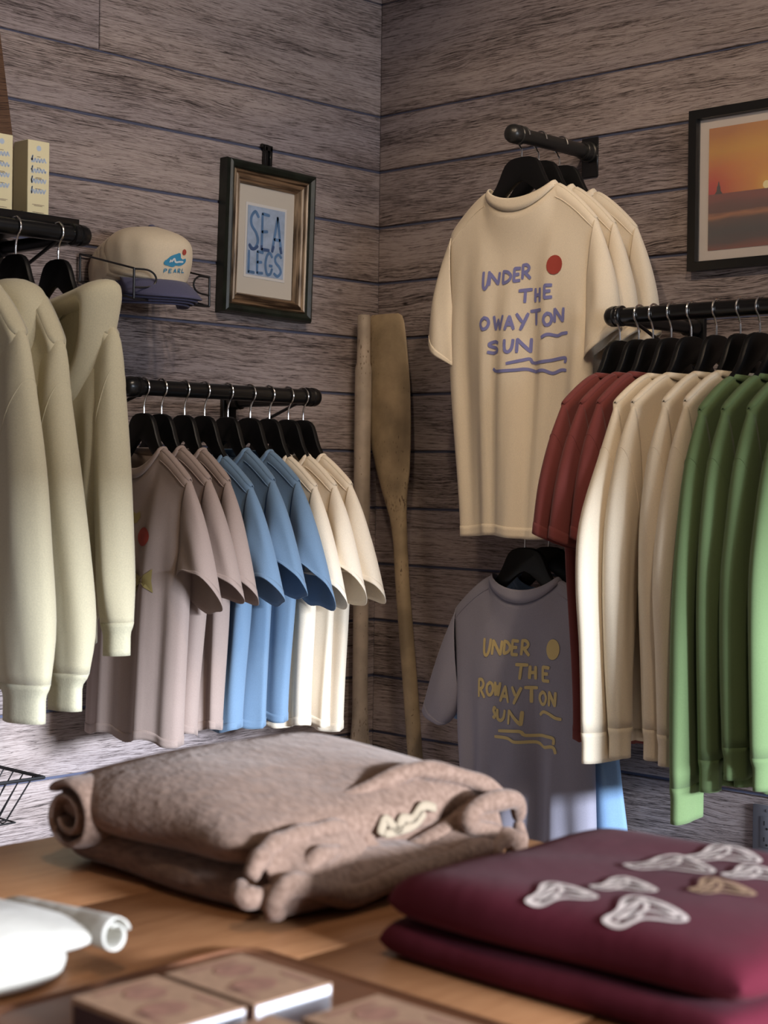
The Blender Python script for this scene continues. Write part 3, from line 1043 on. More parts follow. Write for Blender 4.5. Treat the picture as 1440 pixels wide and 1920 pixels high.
def make_cap(label, loc, pitch, front=False, seed=0, crown_full=True):
    t = thing('cap', label, 'cap', loc, 0.0, 'caps in the wire rack')
    t.rotation_euler = (pitch, 0, 0)
    rnd = random.Random(seed)
    n, m = 48, 16
    RX, RY, H = 0.088, 0.098, 0.108

    def crown(a, e):
        """a around (0 = +x, -pi/2 = front), e 0 rim .. 1 top"""
        fr = max(0.0, -sin(a))                      # 1 at the front
        bk = max(0.0, sin(a))
        ec = 0.50 + 0.14 * fr
        rr = (1 - max(0, (e - ec)) ** 2.2 / (1 - ec) ** 2.2) ** 0.5 if e > ec else 1.0
        rr *= 1 + 0.05 * sin(pi * min(1, e * 1.5)) + 0.02 * sin(5 * a + seed) * e * (1 - e) * 4 + 0.022 * sin(11 * a + 5 * e) * sin(pi * e) * (1 - fr) * max(0, -cos(a)) ** 0.5
        h = H * e * (1 + 0.02 * fr - 0.18 * bk * (1 - e)) - 0.010 * sin(3 * a + 1.3) * e * (1 - e) * 2
        lean = -0.002 * e * e                         # crown slouches back
        return (RX * rr * cos(a), RY * rr * sin(a) + lean, h)
    rows = [[crown(2 * pi * k / n, (i / m)) for k in range(n)] for i in range(m)]
    rows.append([crown(2 * pi * k / n, 0.9995) for k in range(n)])
    Geo().grid(rows, close_u=True).obj('crown', M['cap'], t, solid=0.0018, sub=1, sharp=2.5)
    g = Geo().grid([[(lambda p: (p[0] * sc, p[1] * sc, z))(crown(2 * pi * k / n, 0.02)) for k in range(n)] for sc, z in ((1.008, 0.0), (1.016, 0.006), (1.016, 0.014), (1.008, 0.020))], close_u=True)
    g.obj('headband', M['cap'], t, solid=0.001, sharp=2.5)
    # brim: crescent at the front
    rows = []
    for i in range(9):
        f = i / 8
        r = []
        for k in range(25):
            a = radians(lerp(-164, -16, k / 24))
            ext = 0.068 * (max(0.0, sin(-a)) ** 0.75)
            x = RX * 1.0 * cos(a) * (1 + 0.10 * f)
            y = RY * sin(a) - ext * f
            z = 0.004 - 0.016 * f - 0.13 * (x ** 2) / 0.09 - 0.012 * f * f
            r.append((x, y, z))
        rows.append(r)
    Geo().grid(rows).obj('brim', M['brim'], t, solid=0.0035, sharp=2.5)
    if crown_full:
        g = Geo()
        top = crown(0, 0.9995)
        g.grid([[(0.008 * s * cos(2 * pi * k / 12), -0.002 + 0.008 * s * sin(2 * pi * k / 12), H * 0.995 + z) for k in range(12)]
                for s, z in ((1.0, 0.0), (0.95, 0.003), (0.6, 0.005), (0.05, 0.006))], close_u=True)
        g.obj('top_button', M['brim'], t)
    if front:
        def pl(x, z, off=0.0022):
            a = -pi / 2 + x / RX
            e = z / H
            p0 = crown(a, e)
            l = hypot(p0[0], p0[1])
            return (p0[0] * (1 + off / l), p0[1] * (1 + off / l), p0[2])
        g = Geo()
        word(g, 'PEARL', [(-0.026 + 0.0112 * k, 0.0215, 0.0068, 0.0085) for k in range(5)], 0.0018, pl)
        stroke(g, [(-0.024, 0.048), (-0.026, 0.042), (-0.018, 0.040), (-0.008, 0.037), (0.002, 0.041), (0.012, 0.039), (0.022, 0.043), (0.024, 0.048)], 0.0050, pl)
        stroke(g, [(-0.025, 0.046), (-0.014, 0.056), (0.000, 0.060), (0.008, 0.061), (0.010, 0.052), (0.016, 0.047), (0.024, 0.049)], 0.0034, pl)
        stroke(g, [(-0.002, 0.059), (-0.003, 0.050), (-0.006, 0.045)], 0.0030, pl)
        blob(g, [(-0.027, 0.046), (-0.020, 0.052), (-0.010, 0.058), (0.002, 0.062), (0.010, 0.062), (0.011, 0.053), (0.018, 0.048), (0.026, 0.050), (0.022, 0.042), (0.008, 0.036), (-0.004, 0.039), (-0.018, 0.038), (-0.026, 0.041)], pl)
        g.obj('embroidery', M['thread_blue'], t)['label'] = 'blue wave emblem over the word PEARL'
        g = Geo()
        pl3 = lambda x, z: pl(x, z, 0.0032)
        stroke(g, [(-0.012, 0.046), (-0.006, 0.052), (-0.002, 0.045), (0.008, 0.045), (0.017, 0.044)], 0.0038, pl3)
        stroke(g, [(-0.014, 0.050), (-0.016, 0.045)], 0.0030, pl3)
        g.obj('embroidered_pale_lines', M['thread_pale'], t)  # pale thread lines stitched over the blue emblem
        g = Geo()
        disc(g, 0.021, 0.064, 0.0058, 0.0062, pl)
        g.obj('embroidered_dot', M['ink_red'], t)['label'] = 'red embroidered sun'
    return t


for k in range(4):
    lab = ['cream cap with slate brim, PEARL emblem and red dot, front of the stack',
           'cream cap directly behind the front cap in the wire rack',
           'third cream cap back in the wire rack',
           'cream cap at the wall end of the wire rack'][k]
    make_cap(lab, (-0.846, -0.112 + 0.015 * k, 1.777 - 0.0065 * k), radians(12 - 1.0 * k), front=(k == 0), seed=k, crown_full=(k == 0))

# ------------------------------------------------------------------ left wall: SEA LEGS picture
M['frame_dark'] = plain('green_black_frame', (0.012, 0.016, 0.011), 0.38, bump=0.3, bscale=60, var=0.5, vscale=25)


def streaky(name, c1, c2, axis_scale):
    m, nt, b = new_mat(name)
    tc = N(nt, 'ShaderNodeTexCoord')
    mp = N(nt, 'ShaderNodeMapping')
    mp.inputs['Scale'].default_value = axis_scale
    no = N(nt, 'ShaderNodeTexNoise', Scale=1.0, Detail=5.0)
    nt.links.new(tc.outputs['Object'], mp.inputs['Vector'])
    nt.links.new(mp.outputs[0], no.inputs['Vector'])
    r = ramp(nt, [(0.38, c1), (0.62, c2)])
    nt.links.new(no.outputs['Fac'], r.inputs['Fac'])
    nt.links.new(r.outputs['Color'], b.inputs['Base Color'])
    b.inputs['Roughness'].default_value = 0.4
    b.inputs['Metallic'].default_value = 0.35
    return m


M['gilt_h'] = streaky('worn_gilt_horizontal', (0.04, 0.022, 0.012), (0.30, 0.19, 0.11), (8, 60, 130))
M['gilt_v'] = streaky('worn_gilt_vertical', (0.05, 0.03, 0.018), (0.42, 0.31, 0.21), (130, 60, 8))
M['mat_board'] = plain('cream_mat_board', (0.58, 0.53, 0.46), 0.85)
M['paper'] = plain('white_paper', (0.66, 0.64, 0.62), 0.85)
M['paint_bg'] = plain('pale_blue_wash', (0.34, 0.42, 0.56), 0.8, var=0.15, vscale=45)
M['paint_letter'] = plain('blue_brush_letters', (0.095, 0.19, 0.36), 0.8, var=0.2, vscale=30)
M['paint_dark'] = plain('dark_blue_brush', (0.045, 0.085, 0.20), 0.8)
M['glass'] = plain('picture_glass', (0.9, 0.9, 0.9), 0.03, spec=0.5)
_g = M['glass'].node_tree.nodes['Principled BSDF']
_g.inputs['Alpha'].default_value = 0.06


def moulding(parent, name, x0, x1, z0, z1, prof, mats):
    """mitred picture-frame sides; prof: (inset, y) pairs; mats for top/bottom and sides"""
    for k in range(4):
        rows = []
        for ins, y in prof:
            a, b, c, d = x0 + ins, x1 - ins, z0 + ins, z1 - ins
            ends = [((a, d), (b, d)), ((b, d), (b, c)), ((b, c), (a, c)), ((a, c), (a, d))][k]
            rows.append([(p[0], y, p[1]) for p in ends])
        Geo().grid(rows, close_v=True).obj(name, mats[k % 2], parent, sharp=0.4)


fx, fz = 0.1425, 0.1825
pf = thing('picture_frame', 'dark ornate frame with blue SEA LEGS lettering on the plank wall', 'picture', (-0.4030, -0.0015, 1.908))
pf.rotation_euler = (0, radians(1.6), 0)
moulding(pf, 'outer_moulding', -fx, fx, -fz, fz, [(0, 0.0), (0, -0.026), (0.004, -0.034), (0.010, -0.037), (0.018, -0.032), (0.022, -0.026), (0.022, 0.0)], (M['frame_dark'], M['frame_dark']))
moulding(pf, 'inner_moulding', -fx + 0.0215, fx - 0.0215, -fz + 0.0215, fz - 0.0215,
         [(0, -0.002), (0, -0.026), (0.003, -0.030), (0.007, -0.028), (0.009, -0.024), (0.014, -0.026), (0.019, -0.024), (0.022, -0.018), (0.026, -0.019), (0.030, -0.012), (0.030, -0.002)], (M['gilt_h'], M['gilt_v']))
Geo().box((-fx + 0.045, -0.0085, -fz + 0.045), (fx - 0.045, -0.003, fz - 0.045)).obj('mat_board', M['mat_board'], pf)
Geo().box((-0.066, -0.0095, -0.090), (0.066, -0.0088, 0.090)).obj('print_paper', M['paper'], pf)
Geo().box((-0.060, -0.0105, -0.083), (0.060, -0.0098, 0.083)).obj('painting', M['paint_bg'], pf)
pl = lambda x, z: (x, -0.0112, z)
g = Geo()
word(g, 'SEA', [(-0.053, -0.020, 0.030, 0.090), (-0.015, -0.020, 0.026, 0.088), (0.021, -0.020, 0.030, 0.086)], 0.0075, pl)
word(g, 'LEGS', [(-0.054, -0.078, 0.021, 0.052), (-0.027, -0.077, 0.021, 0.052), (0.0, -0.077, 0.024, 0.053), (0.029, -0.077, 0.025, 0.053)], 0.0070, pl)
g.obj('lettering', M['paint_letter'], pf)
pl = lambda x, z: (x, -0.0116, z)
g = Geo()
stroke(g, [(-0.053, -0.012), (-0.046, -0.020), (-0.036, -0.020), (-0.026, -0.012)], 0.0075, pl)
stroke(g, [(-0.014, -0.010), (-0.013, -0.019)], 0.0075, pl)
stroke(g, [(-0.013, -0.018), (0.011, -0.018)], 0.0075, pl)
stroke(g, [(0.021, -0.020), (0.025, -0.006)], 0.0075, pl)
stroke(g, [(0.051, -0.020), (0.047, -0.006)], 0.0075, pl)
g.obj('lettering_dark_band', M['paint_dark'], pf)  # darker blue brush strokes at the feet of the SEA letters
hk = Geo()
hk.box((-0.012, -0.012, 0.175), (-0.004, -0.001, 0.232)).box((0.004, -0.012, 0.175), (0.012, -0.001, 0.232)).box((-0.014, -0.012, 0.222), (0.012, -0.001, 0.236))
hk.box((-0.020, -0.008, 0.229), (0.002, -0.001, 0.238))
hk.obj('hanging_bracket', M['black_metal'], pf, bevel=0.001, seg=1)

# ------------------------------------------------------------------ left wall: wire basket low on the left
bk = thing('wire_basket', 'black wire basket low on the pale plank wall', 'wire basket', (0, 0, 0))
bx0, bx1, by0, by1, bzt, bzb = -1.62, -1.254, -0.35, -0.012, 0.764, 0.680
ins = 0.045
ct = [(bx0, by0, bzt), (bx1, by0, bzt), (bx1, by1, bzt), (bx0, by1, bzt)]
cb = [(bx0 + ins, by0 + ins * 0.6, bzb), (bx1 - ins, by0 + ins * 0.6, bzb), (bx1 - ins, by1 - 0.01, bzb), (bx0 + ins, by1 - 0.01, bzb)]
Geo().tube(ct, 0.0036, 8, closed=True).obj('rim', M['wire'], bk)
Geo().tube(cb, 0.0018, 8, closed=True).obj('base_ring', M['wire'], bk)
for k in range(1, 13):
    f = k / 13
    g = Geo().tube([(lerp(bx0, bx1, f), by0, bzt), (lerp(cb[0][0], cb[1][0], f), cb[0][1], bzb + 0.004), (lerp(cb[0][0], cb[1][0], f), cb[0][1] + 0.01, bzb),
                    (lerp(cb[0][0], cb[1][0], f), cb[2][1], bzb), (lerp(bx0, bx1, f), by1, bzt)], 0.0014, 6)
    g.obj('wire', M['wire'], bk)
for k in range(1, 10):
    f = k / 10
    g = Geo().tube([(bx0, lerp(by0, by1, f), bzt), (cb[0][0], lerp(cb[0][1], cb[2][1], f), bzb), (cb[1][0], lerp(cb[0][1], cb[2][1], f), bzb), (bx1, lerp(by0, by1, f), bzt)], 0.0014, 6)
    g.obj('wire', M['wire'], bk)

# ------------------------------------------------------------------ paddles in the corner
M['paddle'] = plain('worn_ochre_paint', (0.36, 0.275, 0.17), 0.6, bump=0.35, bscale=120, var=0.28, vscale=14)
M['paddle_pale'] = plain('worn_grey_beige_paint', (0.40, 0.335, 0.27), 0.6, bump=0.3, bscale=120, var=0.22, vscale=16)


def paddle_wear(m):
    nt = m.node_tree
    b = nt.nodes['Principled BSDF']
    src = b.inputs['Base Color'].links[0].from_socket
    tc = N(nt, 'ShaderNodeTexCoord')
    mp = N(nt, 'ShaderNodeMapping')
    mp.inputs['Scale'].default_value = (260, 260, 75)
    no = N(nt, 'ShaderNodeTexNoise', Scale=1.0, Detail=3.0)
    n2 = N(nt, 'ShaderNodeTexNoise', Scale=5.0, Detail=1.0)
    nt.links.new(tc.outputs['Object'], mp.inputs['Vector'])
    nt.links.new(mp.outputs[0], no.inputs['Vector'])
    nt.links.new(tc.outputs['Object'], n2.inputs['Vector'])
    ad = N(nt, 'ShaderNodeMath', operation='MULTIPLY_ADD')
    ad.inputs[1].default_value = 0.5
    nt.links.new(n2.outputs['Fac'], ad.inputs[0])
    nt.links.new(no.outputs['Fac'], ad.inputs[2])
    r = ramp(nt, [(0.93, (0, 0, 0)), (0.98, (1, 1, 1))])
    nt.links.new(ad.outputs[0], r.inputs['Fac'])
    mx = N(nt, 'ShaderNodeMix', data_type='RGBA')
    nt.links.new(r.outputs['Color'], mx.inputs['Factor'])
    nt.links.new(src, mx.inputs[6])
    mx.inputs[7].default_value = (0.10, 0.06, 0.03, 1)
    nt.links.new(mx.outputs[2], b.inputs['Base Color'])


paddle_wear(M['paddle'])
paddle_wear(M['paddle_pale'])


def loft(parent, name, mat, sect, n=28, sub=0):
    """sect: (z, centre_x, centre_y, half_x, half_y) sections stacked in local z"""
    rows = []
    for z, cx, cy, hx, hy in sect:
        rows.append([(cx + hx * cos(2 * pi * k / n), cy + hy * (1 if sin(2 * pi * k / n) >= 0 else -1) * abs(sin(2 * pi * k / n)) ** 0.8, z) for k in range(n)])
    return Geo().grid(rows, close_u=True, cap0=True, cap1=True).obj(name, mat, parent, sub=sub)


pd = thing('wooden_paddle', 'tall ochre wooden paddle standing blade up against the right plank wall', 'paddle', (-0.062, 0, 0))
# local x is depth from the wall, local y the width; the shaft leans
yc = lambda z: -0.282 + 0.106 * z
shaft = [(0.0, 0, yc(0), 0.0185, 0.0185), (0.4, 0, yc(0.4), 0.0185, 0.0185), (0.8, 0, yc(0.8) + 0.003, 0.0180, 0.0185), (1.08, 0, yc(1.08) + 0.008, 0.0170, 0.0180), (1.20, 0, yc(1.2) + 0.006, 0.0170, 0.0180)]
loft(pd, 'shaft', M['paddle'], shaft)
blade = [(1.18, 0, yc(1.18) + 0.006, 0.0172, 0.0182), (1.24, 0, yc(1.24) + 0.008, 0.0168, 0.024), (1.30, 0, yc(1.30) + 0.014, 0.015, 0.040), (1.36, 0, yc(1.36) + 0.016, 0.013, 0.057),
         (1.42, 0, yc(1.42) + 0.018, 0.011, 0.068), (1.48, 0, -0.109, 0.010, 0.073), (1.58, 0, -0.104, 0.009, 0.073), (1.68, 0, -0.096, 0.0085, 0.068), (1.735, 0, -0.090, 0.008, 0.064), (1.750, 0, -0.088, 0.0075, 0.059), (1.757, 0, -0.088, 0.0055, 0.046)]
loft(pd, 'blade', M['paddle'], blade)

p2 = thing('wooden_paddle', 'pale round paddle pole standing grip up beside the cream T-shirts', 'paddle', (-0.102, -0.052, 0))
loft(p2, 'grip', M['paddle_pale'], [(1.622, 0, 0, 0.0195, 0.0195), (1.632, 0, 0, 0.0165, 0.0165), (1.70, 0, 0, 0.0160, 0.0160), (1.748, 0, 0, 0.0160, 0.0160), (1.754, 0, 0, 0.0140, 0.0140)])
loft(p2, 'shaft', M['paddle_pale'], [(0.78, 0.003, 0, 0.0185, 0.0185), (1.0, 0.002, 0, 0.0190, 0.0190), (1.3, 0, 0, 0.0200, 0.0200), (1.615, 0, 0, 0.0205, 0.0205), (1.627, 0, 0, 0.0180, 0.0180)])
loft(p2, 'blade', M['paddle_pale'], [(0.0, 0.004, 0, 0.066, 0.010), (0.03, 0.004, 0, 0.074, 0.010), (0.3, 0.004, 0, 0.076, 0.010), (0.48, 0.004, 0, 0.070, 0.011), (0.60, 0.004, 0, 0.050, 0.013), (0.68, 0.004, 0, 0.029, 0.015), (0.74, 0.004, 0, 0.021, 0.0175), (0.80, 0.003, 0, 0.0187, 0.0187)])

# ------------------------------------------------------------------ right wall: rods with printed T-shirts
def wall_rod(label, y, z, length, plate=True):
    t = thing('wall_rod', label, 'wall rod', (0, y, z), 0.0)
    g = Geo()
    lathe_x(g, [(-0.012, 0.0165), (-length + 0.03, 0.0165)], 0, 0)
    g.obj('pipe', M['gun_metal'], t)
    g = Geo()
    lathe_x(g, [(-length + 0.045 - x, r) for x, r in CAP], 0, 0)
    g.obj('end_cap', M['gun_metal'], t)
    g = Geo()
    lathe_x(g, [(-0.004, 0.024), (-0.012, 0.024), (-0.014, 0.021), (-0.030, 0.021), (-0.031, 0.0195), (-0.036, 0.0195)], 0, 0)
    g.obj('flange', M['gun_metal'], t)
    Geo().box((-0.006, -0.023, -0.058), (-0.0005, 0.023, 0.034)).obj('wall_plate', M['black_metal'], t, bevel=0.0015, seg=1)
    return t


BIG_SLEEVE = dict(P=[(0.203, -0.200), (0.232, -0.270), (0.254, -0.350), (0.266, -0.440)],
                  Q=[(0.186, -0.415), (0.186, -0.445), (0.184, -0.472), (0.180, -0.500)],
                  D=[0.016, 0.024, 0.030, 0.030], tilt=-0.25, wr=0.10)
BIG = dict(cw=0.096, zc=-0.118, sw=0.206, zsw=-0.204, aw=0.194, za=-0.42, hwn=0.165, hwf=0.160, zh=-0.885, T=0.026, tn=0.028,
           dip={-1: 0.048, 1: 0.085}, vis=-1, sleeve=BIG_SLEEVE, ch=0.026, folds=1.1, bulge=0.012, hemwave=0.003, convex=1.35)
ROD_Y, ROD_Z = -0.683, 2.101
wall_rod('dark steel rod on the right plank wall holding three cream T-shirts', ROD_Y, ROD_Z, 0.300)
tops = [(-0.248, 'cream UNDER THE ROWAYTON SUN T-shirt with lilac lettering and red dot, frontmost on the rod', 0),
        (-0.188, 'middle one of the three cream T-shirts on the upper wall rod', 1.5),
        (-0.113, 'cream T-shirt hanging closest to the wall on the upper rod', 3)]
for i, (x, lab, yw) in enumerate(tops):
    p = dict(BIG)
    if i:
        p.update(zsw=-0.206, hwn=0.17, zh=-0.87)
    G = Garment('t_shirt', lab, 't-shirt', 'T-shirts on the upper wall rod', (x, ROD_Y, ROD_Z), ROT_L + radians(yw), M['ecru'], p, seed=(51, 43, 47)[i])
    make_hanger('black hanger carrying the ' + ('frontmost lettered cream T-shirt', 'middle cream T-shirt on the upper rod', 'cream T-shirt closest to the wall')[i], (x, ROD_Y, ROD_Z), ROT_L + radians(yw), 'hangers on the upper wall rod', half=0.195, drop=0.158, neck=-0.046, hook_side=1, k=1.3)
    if i == 0:
        TEE1 = G


def under_print(G, ink, dotink, dx, dz, variant):
    pl = G.place()
    g = Geo()
    S = 0.0074
    if variant == 0:
        rows = [('UNDER', [(-0.084, 0.026, 0.016, 0.037), (-0.066, 0.033, 0.026, 0.026), (-0.030, 0.034, 0.025, 0.027), (0.001, 0.037, 0.018, 0.028), (0.023, 0.041, 0.022, 0.03)]),
                ('THE', [(0.018, -0.011, 0.033, 0.027), (0.059, -0.011, 0.016, 0.028), (0.087, -0.005, 0.021, 0.027)]),
                ('OWAYTON', [(-0.084, -0.065, 0.022, 0.025), (-0.049, -0.068, 0.029, 0.03), (-0.012, -0.069, 0.021, 0.029), (0.015, -0.069, 0.027, 0.033), (0.048, -0.061, 0.030, 0.031), (0.087, -0.064, 0.02, 0.025), (0.114, -0.058, 0.024, 0.028)]),
                ('SUN', [(-0.063, -0.119, 0.032, 0.025), (-0.011, -0.118, 0.020, 0.026), (0.018, -0.12, 0.030, 0.029)])]
        waves = [[(0.081, -0.09), (0.097, -0.084), (0.121, -0.088), (0.134, -0.084), (0.148, -0.083)],
                 [(-0.004, -0.144), (0.027, -0.138), (0.044, -0.135), (0.054, -0.144), (0.098, -0.141), (0.141, -0.136), (0.141, -0.146)],
                 [(-0.049, -0.154), (-0.035, -0.16), (0.013, -0.159), (0.037, -0.157), (0.061, -0.163), (0.085, -0.161), (0.108, -0.168), (0.131, -0.162), (0.144, -0.163)]]
        dot = (0.111, 0.065, 0.020, 0.021)
    else:
        rows = [('UNDER', [(-0.095, 0.050, 0.018, 0.036), (-0.070, 0.053, 0.025, 0.031), (-0.039, 0.057, 0.019, 0.028), (-0.016, 0.057, 0.020, 0.031), (0.012, 0.059, 0.022, 0.031)]),
                ('THE', [(0.002, 0.006, 0.031, 0.032), (0.038, 0.009, 0.016, 0.027), (0.072, 0.007, 0.022, 0.03)]),
                ('ROWAYTON', [(-0.107, -0.045, 0.021, 0.039), (-0.079, -0.038, 0.020, 0.028), (-0.054, -0.037, 0.014, 0.029), (-0.037, -0.048, 0.025, 0.034), (-0.002, -0.047, 0.024, 0.034), (0.030, -0.043, 0.028, 0.033), (0.064, -0.045, 0.021, 0.027), (0.095, -0.045, 0.018, 0.03)]),
                ('SUN', [(-0.056, -0.086, 0.006, 0.022), (-0.044, -0.09, 0.022, 0.023), (-0.008, -0.095, 0.034, 0.03)])]
        waves = [[(0.063, -0.069), (0.075, -0.061), (0.095, -0.063), (0.114, -0.07), (0.129, -0.071)],
                 [(-0.038, -0.114), (0.012, -0.109), (0.024, -0.11), (0.033, -0.117), (0.073, -0.114), (0.108, -0.114), (0.111, -0.127)],
                 [(-0.049, -0.128), (-0.009, -0.127), (0.012, -0.133), (0.05, -0.131), (0.073, -0.139), (0.108, -0.133), (0.117, -0.146)]]
        dot = (0.099, 0.077, 0.018, 0.0225)
    for txt, boxes in rows:
        word(g, txt, [(a + dx, b + dz, c, d) for a, b, c, d in boxes], S, pl)
    for w in waves:
        stroke(g, [(a + dx, b + dz) for a, b in w], 0.0070, pl)
    g.obj('lettering_print', ink, G.t)['label'] = 'hand-lettered words with wave lines'
    g = Geo()
    disc(g, dot[0] + dx, dot[1] + dz, dot[2], dot[3], pl)
    g.obj('dot_print', dotink, G.t)['label'] = 'round sun print'


under_print(TEE1, M['ink_lilac'], M['ink_red'], 0.0, -0.360, 0)

LOW_Y, LOW_Z = -0.672, 1.242
wall_rod('dark steel rod low on the right plank wall holding a grey and a blue T-shirt', LOW_Y, LOW_Z, 0.255)
for i, (x, mk, lab) in enumerate(((-0.205, 'lilac', 'lilac grey T-shirt with butter yellow UNDER THE ROWAYTON SUN lettering, on the lower rod'),
                                  (-0.120, 'skyblue', 'sky blue T-shirt mostly hidden behind the lilac grey one'))):
    p = dict(BIG)
    sl = dict(BIG_SLEEVE)
    sl['P'] = [(0.203, -0.200), (0.236, -0.268), (0.268, -0.348), (0.298, -0.438)]
    sl['Q'] = [(0.186, -0.400), (0.196, -0.425), (0.210, -0.450), (0.228, -0.468)]
    p.update(sleeve=sl, hwn=0.205, hwf=0.160, aw=0.190, bulge=0.0, zh=-0.83, T=0.030, folds=1.1, zc=-0.122)
    if i:
        p.update(hwn=0.235, sway=0.01)
    G = Garment('t_shirt', lab, 't-shirt', 'T-shirts on the lower wall rod', (x, LOW_Y, LOW_Z), ROT_L, M[mk], p, seed=63 + i)
    make_hanger('black hanger carrying the ' + ('lilac grey T-shirt on the lower rod', 'sky blue T-shirt on the lower rod')[i], (x, LOW_Y, LOW_Z), ROT_L, 'hangers on the lower wall rod', half=0.195, drop=0.158, neck=-0.050, hook_side=1, k=1.3)
    if i == 0:
        under_print(G, M['ink_butter'], M['ink_butter'], 0.0, -0.345, 1)

# ------------------------------------------------------------------ right wall: rail with red, cream and green shirts
RAIL_R = 1.682
wall_rail('clothes_rail', 'long black pipe rail on the right wall carrying red, cream and green shirts',
          (-0.300, -0.953, RAIL_R), -pi / 2, 0.70, (0.030, 0.66), plate_h=0.16)
LS = dict(P=[(0.187, -0.194), (0.226, -0.280), (0.258, -0.400), (0.270, -0.520), (0.268, -0.660), (0.262, -0.815)],
          Q=[(0.165, -0.400), (0.172, -0.450), (0.178, -0.520), (0.184, -0.600), (0.192, -0.700), (0.198, -0.815)],
          D=[0.013, 0.020, 0.022, 0.022, 0.021, 0.018], cuff=0.058, cuffscale=0.86, wr=0.16, tilt=0.0, seam_at=0.19)
SS = dict(P=[(0.187, -0.186), (0.224, -0.256), (0.254, -0.345), (0.272, -0.445)],
          Q=[(0.150, -0.400), (0.148, -0.425), (0.146, -0.450), (0.142, -0.475)],
          D=[0.013, 0.019, 0.021, 0.020], tilt=-0.4, wr=0.12, seam_at=0.30)
RBODY = dict(cw=0.086, zc=-0.128, sw=0.190, zsw=-0.190, aw=0.170, za=-0.42, hwn=0.130, hwf=0.150, zh=-0.86, T=0.020, tn=0.022,
             dip={1: 0.012, -1: 0.05}, vis=1, ch=0.017, folds=0.9, convex=1.3, seam=False)
right = [
    (-0.991, 'red', 'SS', 'brick red T-shirt nearest the lettered tee on the long rail', dict()),
    (-1.038, 'red', 'SS', 'middle one of the three brick red T-shirts', dict()),
    (-1.073, 'red', 'SS', 'brick red T-shirt hanging right beside the first cream long sleeve', dict()),
    (-1.117, 'ecru', 'LS', 'cream long sleeve shirt with a wide cuff, beside the red T-shirts', dict()),
    (-1.164, 'ecru', 'LS', 'second cream long sleeve shirt counting from the red T-shirts', dict()),
    (-1.222, 'ecru', 'LS', 'third cream long sleeve shirt counting from the red T-shirts', dict()),
    (-1.276, 'ecru', 'LS', 'cream long sleeve shirt hanging right beside the first green one', dict()),
    (-1.319, 'green', 'LS', 'moss green long sleeve shirt beside the cream ones, cuff hanging lowest', dict()),
    (-1.375, 'green', 'LS', 'second moss green long sleeve shirt counting from the cream ones', dict()),
    (-1.425, 'green', 'LS', 'third moss green long sleeve shirt counting from the cream ones', dict()),
    (-1.480, 'green', 'LS', 'moss green long sleeve shirt cut by the right edge of the photo', dict()),
]
tweaks = {3: dict(dP=[(0, 0), (0.0, 0), (0.030, -0.01), (0.030, 0), (0.018, 0), (0.016, 0.0)], dQ=[(0, 0), (0, 0), (-0.01, 0), (-0.03, 0), (-0.05, 0), (-0.062, 0.0)], cuffscale=0.95),
          4: dict(dP=[(0, 0), (0, 0), (0, 0), (-0.005, 0), (-0.012, 0), (-0.020, 0.01)], dQ=[(0, 0), (0, 0), (0, 0), (0.0, 0), (0.0, 0), (-0.01, 0.01)]),
          5: dict(dP=[(0, 0), (0, 0), (-0.01, 0), (-0.02, 0), (-0.03, 0), (-0.03, 0.015)], dQ=[(0, 0), (0, 0), (0, 0), (0.0, 0), (-0.01, 0), (-0.015, 0.015)]),
          6: dict(dP=[(0, 0), (0, 0), (0.0, 0), (0.0, 0), (-0.01, 0), (-0.012, 0.012)], dQ=[(0, 0), (0, 0), (0.01, 0), (0.015, 0), (0.010, 0), (0.005, 0.012)]),
          7: dict(dP=[(0.02, -0.01), (0.022, -0.02), (0.012, -0.02), (0.012, -0.03), (0.016, -0.05), (0.020, -0.075)], dQ=[(0, 0), (0, 0), (0, 0), (0, -0.03), (0, -0.05), (-0.005, -0.065)], cuffscale=0.92, cuff=0.066),
          8: dict(dP=[(0.02, -0.01), (0.022, -0.02), (0.012, -0.02), (0.008, -0.02), (0.005, -0.02), (0.000, -0.020)], dQ=[(0, 0), (0, 0), (0, 0), (0, 0), (0, -0.02), (0.01, -0.020)]),
          9: dict(dP=[(0.02, -0.01), (0.022, -0.02), (0.012, -0.02), (0.012, 0), (0.012, 0), (0.010, 0.010)], dQ=[(0, 0), (0, 0), (0, 0), (0, 0), (0, 0), (-0.01, 0.010)]),
          10: dict(dP=[(0.02, -0.01), (0.022, -0.02), (0.020, -0.02), (0.022, 0), (0.022, 0), (0.020, 0.0)], dQ=[(0, 0), (0, 0), (-0.01, 0), (-0.03, 0), (-0.05, 0), (-0.05, 0.0)])}
